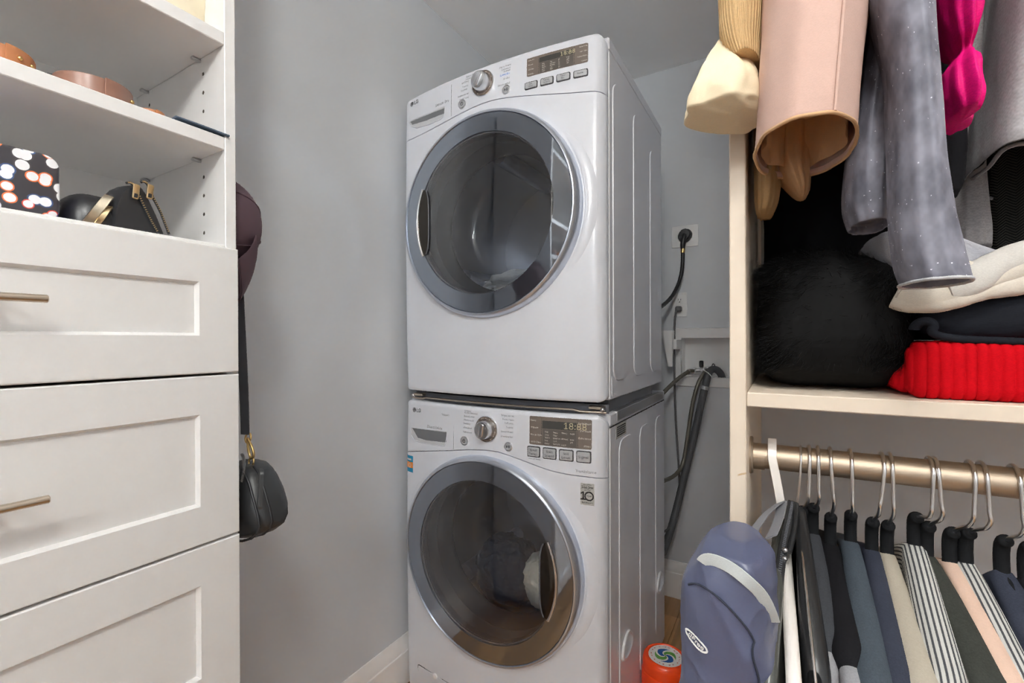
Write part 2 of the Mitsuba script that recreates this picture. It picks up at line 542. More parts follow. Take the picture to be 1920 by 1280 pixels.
def door(k, fn, zd, handle_side):
    c = (WXC, 1.140, zd)
    # raised white fairing, ring, glossy bezel, window, glass bowl
    add(k, 'door_surround', lathe([(0.338, 0.0), (0.330, 0.006), (0.320, 0.011), (0.311, 0.0125), (0.306, 0.010), (0.304, 0.0), (0.304, -0.01), (0.335, -0.01), (0.338, 0.0)], c, 128), M['enamel'], 40)
    d = add(k, 'door', lathe([(0.2995, -0.012), (0.3015, 0.006), (0.302, 0.024), (0.3005, 0.036), (0.2965, 0.045), (0.2915, 0.0495), (0.288, 0.050), (0.2865, 0.048), (0.2865, 0.03), (0.27, 0.0)], c, 160), M['silver'], 40)
    dome = lambda r: 0.0535 - 0.08 * r * r
    add(d, 'bezel', lathe([(0.286, 0.03), (0.286, dome(0.286) - 0.001), (0.2852, dome(0.2852))] + [(r, dome(r)) for r in np.linspace(0.284, 0.2335, 7)] + [(0.2325, dome(0.2325) - 0.004), (0.2325, 0.02)], c, 160), M['bezel'], 30)
    add(d, 'window', lathe([(r, dome(r) - 0.0015) for r in np.r_[np.linspace(0.233, 0.02, 12), 0.0005]], c, 128), M['glass'], True)
    add(d, 'window_rim', lathe([(0.2345, 0.040), (0.2345, 0.042), (0.232, 0.044), (0.2295, 0.042), (0.2295, 0.018)], c, 128), M['darkplastic'], 40)
    add(d, 'glass_bowl', lathe([(0.230, 0.038), (0.224, 0.02), (0.196, -0.03), (0.176, -0.08), (0.168, -0.115), (0.158, -0.130), (0.140, -0.138), (0.08, -0.146), (0.0005, -0.149)], c, 96), M['bowl'], True)
    add(k, 'door_gasket', lathe([(0.286, -0.004), (0.262, -0.006), (0.250, -0.02), (0.232, -0.03), (0.226, -0.06), (0.214, -0.075), (0.212, -0.09), (0.224, -0.10), (0.26, -0.10)], c, 96), M['rubber'], 40)
    dr_ = [(0.262, -0.095)] + [(0.262 - 0.004 * (i % 2), -0.10 - 0.40 * i / 14) for i in range(1, 14)] + [(0.262, -0.52), (0.19, -0.525), (0.1, -0.53), (0.0005, -0.53)]
    add(k, 'drum', lathe(dr_, c, 72), M['drum'], 30)
    for a in (100, 220, 340):
        a = math.radians(a)
        ux, uz = math.cos(a), math.sin(a)
        p = np.array([[c[0] + 0.238 * ux, c[1] + 0.12 + 0.36 * t, c[2] + 0.238 * uz] for t in np.linspace(0, 1, 9)])
        add(k, 'drum_paddle', tube(p, 0.028, 10), M['silver'], 40)
    # grip: a curved pocket at one side of the bezel with a bright lip
    s = 1 if handle_side == 'right' else -1
    ang = np.linspace(-26, 26, 25)
    rg = 0.2390
    path = lambda r, dep: np.array([[c[0] + s * r * math.cos(math.radians(a)), c[1] - dep, c[2] + r * math.sin(math.radians(a))] for a in ang])
    h = add(d, 'handle', tube(path(rg, dome(rg) + 0.002), 0.0042, 10), M['chrome'], 60)
    inner = []
    for a in ang:
        w = 0.044 * (1 - (a / 26.8) ** 2) ** 0.5 + 0.002
        ring_ = []
        for t in np.linspace(0, 1, 9):
            r = rg - 0.002 - w * t
            dep = dome(r) + 0.0012 - 0.0 * t
            ring_.append([c[0] + s * r * math.cos(math.radians(a)), c[1] - dep + 0.0 - 0.0006 * math.sin(math.pi * t), c[2] + r * math.sin(math.radians(a))])
        inner.append(ring_)
    inner = np.array(inner)
    g = rings([q for q in inner], False, False, closed=False)
    add(h, 'grip_pocket', g, M['pocket'], True)
    rim = np.vstack([inner[:, -1], ])
    add(h, 'pocket_rim', tube(rim + [0, -0.001, 0], 0.0022, 8), M['darkplastic'], 60)
    return c


M['pocket'] = mat('pocket', pr(srgb(70, 66, 62), 0.06, metallic=0.9))


def side_details(k, z0, z1, panels, yb, lid):
    """Right-hand side: lid line and raised vertical panels."""
    for (pa, pb, zt, zb) in panels:
        y0, y1 = at(pa, 700, x=WX1)[1], at(pb, 700, x=WX1)[1]
        m = plate(y1 - y0, zt - zb, 0.0035, 0.04, 0.003, 7)
        add(k, 'side_emboss', frame_at(m, (WX1 - 0.0002, (y0 + y1) / 2, (zt + zb) / 2), (0, 1, 0), (0, 0, 1)), M['side'], 30)


def labels_on(k, fn, items, name='lettering'):
    """Printed words: (text, px, py, height in px, align, material)."""
    by = {}
    for s, px, py, h, al, m in items:
        x, z = fn.at(px, py)
        t = text(s, h * fn.px(x, z) * 0.95, 0.0004, False, al)
        by.setdefault(m, []).append(on_surface(t, fn, x, z))
    for m, q in by.items():
        labels[add(k, name, cat(*q), M[m], False)] = {'kind': 'stuff'}


def panel_plate(k, name, fn, corners, t, r, bev, m, base=0.0, seg=None):
    """A rounded plate on the front, between picture corners (left-bottom, right-top)."""
    (xa, za), (xb, zb) = fn.at(*corners[0]), fn.at(*corners[1])
    w, h = abs(xb - xa), abs(zb - za)
    p = plate(w, h, t, r, bev, 4)
    p = mv(p, 0, 0, base)
    if w > 0.06:
        p = p.subdivide_to_size(0.03) if False else p
    return add(k, name, on_surface(p, fn, (xa + xb) / 2, (za + zb) / 2), m, 30), ((xa + xb) / 2, (za + zb) / 2, w, h)


def console(k, fn, P):
    """Everything on the control panel. P: the picture positions on this machine."""
    # display
    (xa, za), (xb, zb) = fn.at(*P['disp'][0]), fn.at(*P['disp'][1])
    w, h = xb - xa, zb - za
    xc, zc = (xa + xb) / 2, (za + zb) / 2
    poly = Polygon(rrect(w, h, 0.004) + [xc, zc])
    gx, gz = np.linspace(xa, xb, 9), np.linspace(za, zb, 5)
    d = add(k, 'display', curved_panel(poly, lambda x, z: fn(x, z) - 0.0012, 0.002, gx, gz), M['brownpanel'], 30)
    sx, sz = w / 114.0, h / 52.0               # local pixel units of the panel
    L = lambda u, v: (xa + u * sx, zb - v * sz)
    lcd = Polygon([L(25, 7), L(88, 7), L(88, 21), L(25, 21)])
    add(d, 'screen', curved_panel(lcd, lambda x, z: fn(x, z) - 0.0017, 0.001, gx, gz), M['lcd'], 30)
    inner = Polygon([L(26, 22), L(88, 22), L(88, 51), L(26, 51)])
    add(d, 'indicator_field', curved_panel(inner, lambda x, z: fn(x, z) - 0.0014, 0.0006, gx, gz), M['lcdfield'], 30)
    q = []
    lift = lambda x, z: fn(x, z) - 0.0019
    x, z = L(64, 19)
    q.append(on_surface(text('18:88', 11 * sz, 0.0004), lift, x, z))
    add(d, 'digits', cat(*q), M['digit'], False)
    q = []
    for i in range(4):
        x, z = L(*P.get('l%d' % i, (2.5, 9 + 13 * i)))
        q.append(on_surface(text(P['left'][i], 3.1 * sz, 0.0004), lift, x, z))
        x, z = L(113, 9 + 13 * i)
        q.append(on_surface(text(P['right'][i], 3.1 * sz, 0.0004, align='r'), lift, x, z))
    for i, col in enumerate(P['cols']):
        for j, wd in enumerate(col):
            if not wd:
                continue
            x, z = L(30 + 15.5 * i, 28 + 5.2 * j)
            q.append(on_surface(text(wd, 2.6 * sz, 0.0004), lift, x, z))
    labels[add(d, 'display_words', cat(*q), M['printwhite'], False)] = {'kind': 'stuff'}
    for u in (23.5, 90):
        a, b = L(u, 1), L(u, 51)
        add(d, 'divider', on_surface(plate(0.0008, a[1] - b[1], 0.0006, 0.0003, 0.0002, 2), lambda x, z: fn(x, z) - 0.001, a[0], (a[1] + b[1]) / 2), M['lcd'], False)
    # buttons
    for (ca, cb), words in zip(P['buttons'], P['bwords']):
        (x0, z0), (x1, z1) = fn.at(*ca), fn.at(*cb)
        w, h = x1 - x0, z1 - z0
        bc = ((x0 + x1) / 2, (z0 + z1) / 2)
        b = add(k, 'button', on_surface(plate(w, h, 0.004, 0.003, 0.001), fn, *bc), M['button'], 30)
        add(b, 'button_rim', on_surface(plate(w + 0.0052, h + 0.0052, 0.0014, 0.004, 0.0004), fn, *bc), M['seam'], 30)
        q = []
        for i, s in enumerate(words):
            zz = bc[1] + (len(words) / 2 - 1 - i) * h * 0.42 + h * 0.07
            q.append(on_surface(mv(text(s, h * 0.27, 0.0004, False, 'c', w * 0.8), 0, 0, 0.004), fn, bc[0], zz))
        add(b, 'button_word', cat(*q), M['printdark'], False)
    # dial
    x, z = fn.at(*P['dial'])
    R = P['dial_r'] * fn.px(x, z)
    c = (x, float(fn(x, z)), z)
    dl = add(k, 'dial', lathe([(0.0005, 0.030), (R * 0.55, 0.0305), (R * 0.64, 0.029), (R * 0.69, 0.025), (R * 0.70, 0.012), (R * 0.76, 0.008), (R * 0.76, -0.006)], c, 64), M['chrome2'], 30)
    add(dl, 'dial_ring', lathe([(R * 0.75, 0.004), (R * 0.94, 0.005), (R * 0.96, 0.003), (R * 0.96, -0.006)], c, 64), M['brownpanel'], 30)
    add(dl, 'dial_trim', lathe([(R * 0.95, 0.003), (R * 0.97, 0.0055), (R * 1.0, 0.004), (R * 1.01, -0.006)], c, 64), M['chrome'], 30)
    grip = plate(R * 0.34, R * 1.05, 0.006, R * 0.15, 0.002)
    add(dl, 'dial_grip', on_surface(mv(rot(grip, (0, 0, 1), P.get('grip', 0)), 0, 0, 0.0295), lambda a, b: np.full_like(a, c[1]), x, z), M['chrome'], 30)
    ticks = []
    for a in np.radians(np.arange(-60, 245, 25.0)):
        m = mv(trimesh.creation.box((0.0035, 0.0011, 0.0012)), 0, 0, 0.0052)
        m = mv(m, R * 0.85, 0, 0)
        ticks.append(on_surface(rot(m, (0, 0, 1), math.degrees(a)), lambda a_, b_: np.full_like(a_, c[1]), x, z))
    add(dl, 'dial_marks', cat(*ticks), M['printwhite'], False)
    # round buttons
    for key, icon in (('power', 'power'), ('start', 'start')):
        x, z = fn.at(*P[key])
        r = P['round_r'] * fn.px(x, z)
        c = (x, float(fn(x, z)), z)
        b = add(k, key + '_button', lathe([(0.0005, 0.0035), (r * 0.72, 0.0035), (r * 0.8, 0.002), (r * 0.8, -0.005)], c, 40), M['button'], 30)
        add(b, 'button_rim', lathe([(r * 0.82, 0.0), (r * 0.86, 0.003), (r * 0.97, 0.0025), (r, -0.004)], c, 40), M['chrome'], 30)
        flat = lambda a_, b_: np.full_like(a_, c[1] - 0.0036)
        if icon == 'power':
            ring_ = Point(0, 0).buffer(r * 0.38).difference(Point(0, 0).buffer(r * 0.26)).difference(sbox(-r * 0.12, 0, r * 0.12, r))
            ring_ = ring_.union(sbox(-r * 0.05, 0, r * 0.05, r * 0.42))
        else:
            ring_ = shapely.union_all([Polygon([(-r * .4, -r * .3), (-r * .4, r * .3), (0, 0)]), sbox(r * .1, -r * .3, r * .22, r * .3), sbox(r * .34, -r * .3, r * .46, r * .3)])
        m = cat(*[trimesh.creation.extrude_polygon(g, 0.0004, engine='earcut') for g in getattr(ring_, 'geoms', [ring_])])
        add(b, 'symbol', on_surface(m, flat, x, z), M['printdark'], False)
    # maker's mark
    x, z = fn.at(*P['mark'])
    u = P['mark_h'] * fn.px(x, z)
    disc = Point(0, 0).buffer(u * 0.62)
    face = Point(0, 0).buffer(u * 0.5).difference(Point(0, 0).buffer(u * 0.4)).difference(sbox(0, 0.02 * u, u, u))
    ln = sbox(-0.05 * u, -0.2 * u, 0.03 * u, 0.25 * u).union(sbox(-0.05 * u, -0.2 * u, 0.15 * u, -0.13 * u)).union(Point(-0.2 * u, 0.17 * u).buffer(0.07 * u))
    ex = lambda g: cat(*[trimesh.creation.extrude_polygon(h, 0.0005, engine='earcut') for h in getattr(g, 'geoms', [g])])
    add(k, 'emblem', cat(on_surface(ex(disc.difference(face).difference(ln)), fn, x, z), on_surface(text('LG', u * 0.95, 0.0005, True), fn, x + u * 0.9, z - u * 0.45)), M['printdark'], False)

M['lcdfield'] = mat('lcdfield', pr(srgb(84, 78, 74), 0.2))
M['chrome2'] = mat('chrome2', pr((0.72, 0.73, 0.75), 0.16, metallic=1.0))
M['white_gloss'] = mat('white_gloss', pr(srgb(226, 227, 230), 0.25))

# --- dryer, on top
DZ0, DZ1 = 1.021, 1.998
DOOR_D, DOOR_W = 1.556, 0.548
dk, dfn = machine('dryer', 'white front-loading dryer stacked on top of the washer', 'dryer', DZ0, DZ1, DOOR_D,
                  [(757.5, 273), (800, 247), (845, 222.8), (893, 198.8), (926, 187.5), (959, 182), (1024, 177), (1080, 173.5), (1112, 171), (1135, 177)])
door(dk, dfn, DOOR_D, 'left')
console(dk, dfn, {
    'disp': [(988, 145), (1103, 80)],
    'left': ['Damp Dry', 'Wrinkle', 'Anti-Bac', 'Rack Dry'], 'right': ['More Time', 'Less Time', 'Reduce Static', 'Custom'],
    'cols': [['Very', 'More', 'Normal', 'Less', 'Damp'], ['High', 'Mid High', 'Medium', 'Low', 'Ultra'], ['60', '50', '40', '30', '20'], ['High', 'Mid', 'Low', 'Off', '']],
    'buttons': [((985.5, 168), (1006.5, 152)), ((1015, 160.5), (1036.5, 144)), ((1045, 153), (1068, 136.5)), ((1077, 146), (1101, 130))],
    'bwords': [['Dry', 'Level'], ['Temp.', 'Control'], ['Time', 'Dry'], ['Signal']],
    'dial': (906, 157), 'dial_r': 24.0, 'power': (867, 195.5), 'start': (949.5, 168.5), 'round_r': 9.0, 'grip': -30,
    'mark': (772.5, 195.5), 'mark_h': 7.0})
labels_on(dk, dfn, [
    ('Sensor Dry', 816, 201, 5.2, 'l', 'print'),
    ('Heavy Duty', 893, 139, 3.4, 'r', 'print'), ('Jumbo', 883, 147, 3.4, 'r', 'print'), ('Bedding', 879, 153, 3.4, 'r', 'print'),
    ('Towels', 878, 161, 3.4, 'r', 'print'), ('Normal', 876, 168, 3.4, 'r', 'print'), ('Antibacterial', 879, 176, 3.4, 'r', 'print'), ('Small Load', 879, 183, 3.4, 'r', 'print'),
    ('Perm. Press', 958, 122, 3.4, 'r', 'print'), ('Delicates', 957, 127.5, 3.4, 'r', 'print'), ('Towels', 957, 132, 3.4, 'r', 'print'),
    ('Speed Dry', 956, 138, 3.4, 'r', 'printblue'), ('Air Dry', 956, 146, 3.4, 'r', 'print'), ('Downloaded', 956, 156, 3.4, 'r', 'print')])
# drawer-like recess at the left of the panel


def recess(k, fn, pts_px, top_px, mat_in):
    """The hand recess at the left of a console: a dark hollow under a lip, inside a shaped rim."""
    pts = np.array([fn.at(*q) for q in pts_px])
    poly = Polygon(smooth_poly(pts))
    gx = np.linspace(pts[:, 0].min(), pts[:, 0].max(), 12)
    gz = np.linspace(pts[:, 1].min(), pts[:, 1].max(), 6)
    d = add(k, 'hand_recess', curved_panel(poly, lambda x, z: fn(x, z) - 0.001, 0.003, gx, gz), M[mat_in], 30)
    tp = np.array([fn.at(*q) for q in top_px])
    p2 = Polygon(smooth_poly(tp))
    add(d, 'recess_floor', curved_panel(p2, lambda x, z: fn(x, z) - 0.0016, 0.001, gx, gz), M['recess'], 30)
    ln = np.vstack([pts, pts[:1]])
    path = np.array([[a, float(fn(a, b)) - 0.001, b] for a, b in smooth_poly(pts)])
    add(d, 'recess_rim', tube(np.vstack([path, path[:1]]), 0.0013, 6, False), M['enamel'], 60)


def smooth_poly(p, n=6):
    return np.asarray(p)


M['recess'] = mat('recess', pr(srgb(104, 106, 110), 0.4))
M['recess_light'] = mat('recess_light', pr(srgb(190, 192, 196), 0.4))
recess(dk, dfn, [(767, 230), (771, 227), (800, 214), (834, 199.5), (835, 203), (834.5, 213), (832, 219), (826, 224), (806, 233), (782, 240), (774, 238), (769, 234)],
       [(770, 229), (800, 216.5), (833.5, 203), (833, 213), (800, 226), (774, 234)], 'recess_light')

# lid, side embossing, rear cover
yl = at(1239.5, 249, x=WX1)[1]
add(dk, 'lid', rbox(WX0 - 0.001, WX1 + 0.002, YS - 0.004, yl, DZ1 - 0.036, DZ1, 0.004), M['side'], 30)
yd = at(1238.5, 480, x=WX1)[1]
side_details(dk, DZ0, DZ1, [(1149.5, 1175.5, 1.90, 1.075), (1188, 1208.5, 1.90, 1.075), (1219, 1233, 1.86, 1.075)], yd, True)
add(dk, 'side_seam', rbox(WX1 - 0.002, WX1 + 0.0015, YS - 0.001, YS + 0.002, DZ0 + 0.01, DZ1 - 0.04, 0.0005), M['white_gloss'], 30)
for q in ((WX1 + 0.001),):
    add(dk, 'side_notch', cat(rbox(q - 0.002, q + 0.001, 1.20, 1.205, 1.04, 1.09, 0.001), rbox(q - 0.002, q + 0.001, 1.20, 1.235, 1.036, 1.042, 0.001)), M['side'], 30)

# --- washer, below
WZ0, WZ1 = 0.018, 0.990
wk, wfn = machine('washer', 'white front-loading washer under the dryer with an orange and blue energy sticker', 'washing machine', WZ0, WZ1, DOOR_W,
                  [(761, 845), (800, 845.5), (842, 844.5), (882, 843), (921, 845), (942, 849.6), (985, 865), (1027.6, 880.5), (1070, 890), (1113, 895.5), (1140, 896.5)], y_back=1.84)
door(wk, wfn, DOOR_W, 'right')
console(wk, wfn, {
    'disp': [(993, 832), (1110, 787)],
    'left': ['Delay', 'Wrinkle', 'Rinse+Spin', 'Stain Care'], 'right': ['TurboWash', 'Pre Wash', 'Extra Rinse', 'Steam'],
    'cols': [['Tap', 'Cold', 'Warm', 'Hot', 'Extra'], ['Extra', 'High', 'Medium', 'Low', 'No Spin'], ['Heavy', '', 'Normal', '', 'Light'], ['High', '', 'Low', 'Off', '']],
    'buttons': [((990.5, 853.5), (1011.5, 839)), ((1019.5, 857.5), (1042, 842)), ((1050, 861), (1074, 845.5)), ((1082.5, 864.5), (1107, 848))],
    'bwords': [['Wash', 'Temp.'], ['Spin', 'Speed'], ['Soil', 'Level'], ['Signal']],
    'dial': (912.5, 804), 'dial_r': 24.5, 'power': (871, 826), 'start': (953.5, 837), 'round_r': 9.0, 'grip': -8,
    'mark': (777, 768), 'mark_h': 7.0})
labels_on(wk, wfn, [
    ('TSteam', 828, 779, 4.2, 'l', 'print'), ('Direct Drive', 801, 801.5, 5.4, 'l', 'print'),
    ('Cotton/', 871, 771, 3.4, 'l', 'print'), ('Cotton Normal', 871, 775, 3.4, 'l', 'print'), ('Bulky/Large', 870, 781, 3.4, 'l', 'print'),
    ('Heavy Duty', 869.5, 788, 3.4, 'l', 'print'), ('Sanitary', 868.5, 794.5, 3.4, 'l', 'print'), ('Allergiene', 868, 802, 3.4, 'l', 'print'), ('Tub Clean', 868, 810.5, 3.4, 'l', 'print'),
    ('Bright Whites', 964, 782, 3.4, 'r', 'print'), ('Perm. Press', 963.5, 789, 3.4, 'r', 'print'), ('Delicates', 963, 795.5, 3.4, 'r', 'print'),
    ('Towels', 962, 803.5, 3.4, 'r', 'print'), ('Speed Wash', 961.5, 812, 3.4, 'r', 'print'), ('Downloaded', 961.5, 821, 3.4, 'r', 'print'),
    ('TrueBalance', 1079, 884.5, 5.0, 'l', 'print'), ('on cold water', 991.5, 860, 2.8, 'l', 'print')])
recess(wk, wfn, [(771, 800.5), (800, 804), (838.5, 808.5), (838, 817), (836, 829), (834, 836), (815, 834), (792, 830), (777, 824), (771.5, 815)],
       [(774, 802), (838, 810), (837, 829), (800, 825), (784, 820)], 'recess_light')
# drawer edge beside the dial
for k, fn, a, b in ((dk, dfn, (847, 158), (846, 218)), (wk, wfn, (854.5, 760), (849, 842))):
    (xa, za), (xb, zb) = fn.at(*a), fn.at(*b)
    xm = (xa + xb) / 2
    add(k, 'drawer_gap', on_surface(plate(0.0014, za - zb, 0.0004, 0.0004, 0.0001, 2), fn, xm, (za + zb) / 2), M['print'], False)


# stickers
def sticker(k, name, fn, ca, cb, m, label):
    (x0, z0), (x1, z1) = fn.at(*ca), fn.at(*cb)
    poly = Polygon(rrect(x1 - x0, z1 - z0, 0.001, 3) + [(x0 + x1) / 2, (z0 + z1) / 2])
    return add(k, name, curved_panel(poly, lambda x, z: fn(x, z) - 0.0006, 0.001, np.linspace(x0, x1, 13), np.linspace(z0, z1, 4)), m, 30, label), (x0, x1, z0, z1)


M['sticker_grey'] = mat('sticker_grey', pr(srgb(168, 168, 166), 0.35))
M['blue'] = mat('blue', pr(srgb(30, 130, 170), 0.4))
M['orange'] = mat('orange', pr(srgb(226, 140, 60), 0.4))
M['ink'] = mat('ink', pr(srgb(34, 34, 36), 0.4))
st, (x0, x1, z0, z1) = sticker(wk, 'warranty_sticker', wfn, (1088.5, 945), (1114.5, 907.5), M['sticker_grey'], 'gray warranty sticker with a large 10')
lift = lambda x, z: wfn(x, z) - 0.0006
W, H = x1 - x0, z1 - z0
q = [on_surface(text('INVERTER', H * 0.06, 0.0003, False, 'c', W * 0.6), lift, (x0 + x1) / 2, z0 + H * 0.90),
     on_surface(text('Direct Drive', H * 0.115, 0.0003, True, 'c', W * 0.86), lift, (x0 + x1) / 2, z0 + H * 0.76),
     on_surface(text('MOTOR', H * 0.055, 0.0003, False, 'c'), lift, (x0 + x1) / 2, z0 + H * 0.66),
     on_surface(text('1', H * 0.36, 0.0003, True, 'c'), lift, x0 + W * 0.15, z0 + H * 0.24),
     on_surface(text('YEAR', H * 0.07, 0.0003, False, 'c'), lift, x0 + W * 0.63, z0 + H * 0.385),
     on_surface(text('WARRANTY', H * 0.075, 0.0003, False, 'c', W * 0.8), lift, (x0 + x1) / 2, z0 + H * 0.07)]
zero = Point(0, 0).buffer(H * 0.22).difference(Point(0, 0).buffer(H * 0.155))
q.append(on_surface(trimesh.creation.extrude_polygon(zero, 0.0003, engine='earcut'), lift, x0 + W * 0.63, z0 + H * 0.415))
add(st, 'sticker_print', cat(*q), M['ink'], False)
st, (x0, x1, z0, z1) = sticker(wk, 'energy_sticker', wfn, (763.8, 880), (774.5, 855), M['blue'], 'small blue and orange energy sticker')
H = z1 - z0
add(st, 'sticker_band', curved_panel(sbox(x0, z0 + H * 0.26, x1, z0 + H * 0.62), lambda x, z: wfn(x, z) - 0.0010, 0.0006, np.linspace(x0, x1, 13), np.linspace(z0, z1, 4)), M['orange'], False)
add(st, 'sticker_print', cat(curved_panel(sbox(x0 + (x1 - x0) * 0.12, z0 + H * 0.72, x1 - (x1 - x0) * 0.2, z0 + H * 0.82), lambda x, z: wfn(x, z) - 0.0010, 0.0004, np.linspace(x0, x1, 13), np.linspace(z0, z1, 4)),
                             on_surface(trimesh.creation.extrude_polygon(Point(0, 0).buffer(H * 0.13).difference(Point(0, 0).buffer(H * 0.1)), 0.0007, engine='earcut'), lift, x0 + (x1 - x0) * 0.6, z0 + H * 0.42)), M['printwhite'], False)

# the lower service door of the washer
(xa, za), (xb, zb) = wfn.at(784.5, 1245), wfn.at(842, 1279)
zb = za - 0.13
xb = xa + 0.17
poly = Polygon(rrect(xb - xa, za - zb, 0.006) + [(xa + xb) / 2, (za + zb) / 2])
sd = add(wk, 'service_door', curved_panel(poly, lambda x, z: wfn(x, z) - 0.0012, 0.003, np.linspace(xa, xb, 8), np.linspace(zb, za, 5)), M['enamel'], 30)
rimp = np.array([[a, float(wfn(a, b)) - 0.0006, b] for a, b in np.vstack([rrect(xb - xa + 0.002, za - zb + 0.002, 0.006) + [(xa + xb) / 2, (za + zb) / 2]] * 1)])
add(sd, 'door_gap', tube(np.vstack([rimp, rimp[:1]]), 0.0011, 6, False), M['seam'], 60)
x, z = wfn.at(817, 1267)
add(sd, 'catch', lathe([(0.0005, 0.004), (0.007, 0.003), (0.009, -0.002)], (x, float(wfn(x, z)) - 0.001, z), 24), M['white_gloss'], 40)

# washer side: lid strip, embossing, recessed grips, rating label, feet
yw = at(1245.5, 760, x=WX1)[1]
add(wk, 'lid', rbox(WX0 - 0.001, WX1 + 0.002, YS - 0.004, 1.835, WZ1 - 0.034, WZ1, 0.004), M['side'], 30)
side_details(wk, WZ0, WZ1, [(1159.5, 1186, 0.905, 0.10), (1198.5, 1217.5, 0.905, 0.10), (1228, 1241, 0.905, 0.10)], yw, True)
add(wk, 'lid_line', rbox(WX1 - 0.001, WX1 + 0.0012, YS, 1.835, WZ1 - 0.0375, WZ1 - 0.034, 0.0004), M['seam'], 30)
add(wk, 'side_seam', rbox(WX1 - 0.002, WX1 + 0.0015, YS - 0.001, YS + 0.002, 0.04, WZ1 - 0.04, 0.0005), M['white_gloss'], 30)
for (pa, pya, pb, pyb) in ((1163, 1233, 1182.5, 1180), (1229, 1107, 1240, 1073)):
    a, b = at(pa, pya, x=WX1), at(pb, pyb, x=WX1)
    c = (a + b) / 2
    w, h = abs(b[1] - a[1]), 0.075
    el = np.array([(0.5 * w * math.cos(t) * (1 - 0.25 * math.sin(t)), 0.5 * h * math.sin(t)) for t in np.linspace(0, 2 * np.pi, 28, endpoint=False)])
    r0 = np.column_stack([el * 1.0, np.zeros(28)])
    r1 = np.column_stack([el * 0.95, np.full(28, 0.0055)])
    r2 = np.column_stack([el * 0.80, np.full(28, 0.0065)])
    g = add(wk, 'carry_grip', frame_at(rings([r0, r1, r2], True, False), (WX1 + 0.0034, c[1], c[2]), (0, 1, 0), (0, 0, 1)), M['white_gloss'], 40)
    r3 = np.column_stack([el * 0.80, np.full(28, 0.0065)])
    r4 = np.column_stack([el * 0.66, np.full(28, 0.0004)])
    add(g, 'grip_hollow', frame_at(rings([r3, r4], False, True), (WX1 + 0.0034, c[1], c[2]), (0, 1, 0), (0, 0, 1)), M['side'], 40)
a, b = at(1154.5, 827, x=WX1), at(1174, 797, x=WX1)
cy, cz = (a[1] + b[1]) / 2, 0.932
lb = add(wk, 'rating_label', frame_at(plate(abs(b[1] - a[1]), 0.040, 0.0005, 0.002, 0.0002, 3), (WX1 + 0.0002, cy, cz), (0, 1, 0), (0, 0, 1)), M['sticker_grey'], 30, 'small pale rating label')
q = [plate(abs(b[1] - a[1]) * 0.8, 0.004, 0.0003, 0.0005, 0.0001, 2).apply_translation((0, 0.012 - 0.006 * i, 0.0005)) for i in range(5)]
add(lb, 'label_print', frame_at(cat(*q), (WX1 + 0.0002, cy, cz), (0, 1, 0), (0, 0, 1)), M['ink'], False)
for x in (WX0 + 0.06, WX1 - 0.06):
    for y in (1.24, 1.76):
        add(wk, 'foot', mv(trimesh.creation.cylinder(0.025, 0.028, sections=24), x, y, 0.014), M['rubber'], 30)

# --- stacking frame between the two
sk = thing('stacking_frame', 'dark metal stacking frame between the washer and the dryer', 'stacking frame')
zt, zb_ = DZ0 + 0.004, WZ1
add(sk, 'side_rail', rbox(WX1 - 0.05, WX1 - 0.012, YS + 0.03, 1.70, zb_, zt, 0.002), M['darkplastic'], 30)
add(sk, 'side_rail', rbox(WX0 + 0.012, WX0 + 0.05, YS + 0.03, 1.70, zb_, zt, 0.002), M['darkplastic'], 30)
m = rbox(WX1 - 0.012, WX1 + 0.0045, YS + 0.055, 1.78, WZ1 - 0.004, WZ1 + 0.002, 0.001)
add(sk, 'side_flange', cat(m, rbox(WX1 + 0.0022, WX1 + 0.0045, YS + 0.055, 1.80, WZ1 - 0.026, WZ1 + 0.001, 0.0008)), M['steel'], 30, 'gray steel flange over the washer lid')
xs = np.linspace(WX0 + 0.022, WX1 - 0.004, 40)
bow = lambda x: 1.128 + 0.033 * ((x - WXC) / WHALF) ** 2
lowp = np.array([[x, bow(x) + 0.008, WZ1 + 0.006 + (0.004 if abs(x - WXC) < WHALF - 0.075 else 0.0)] for x in xs])
add(sk, 'front_lip', tube(lowp, 0.0032, 8), M['nickel'], 60, 'pale metal lip along the front')
backp = np.array([[x, bow(x) + 0.030, WZ1 + 0.012] for x in xs])
add(sk, 'front_rail', ribbon(backp, 0.026, 0.004, (0, 0, 1)), M['darkplastic'], 30)
for x, s in ((WX0 + 0.03, 1), (WX1 - 0.012, -1)):
    add(sk, 'corner_clip', rbox(min(x, x + s * 0.04), max(x, x + s * 0.04), bow(x) + 0.002, bow(x) + 0.03, WZ1 + 0.013, WZ1 + 0.022, 0.002), M['nickel'], 30)
    add(sk, 'screw', mv(trimesh.creation.icosphere(2, 0.007), x, bow(x) + 0.004, WZ1 + 0.014), M['steel'], True)


# --- laundry inside the drums
def cloth_lump(name, c, size, m, label, seed, group=None):
    s = trimesh.creation.icosphere(5, 1.0)
    v = np.array(s.vertices)
    n = meshkit.fbm(v * 1.7 + seed * 7.3, 4, seed)
    ridge = np.abs(meshkit.fbm(v * 2.6 + seed * 3.1, 3, seed + 9) - 0.5)
    v = v * (0.72 + 0.5 * n + 0.35 * ridge)[:, None] * np.array(size)
    v[:, 2] = np.maximum(v[:, 2], -size[2] * 0.75)
    return solo(name, trimesh.Trimesh(v + np.array(c), s.faces, process=False), M[m], label, 'clothes', True, group)


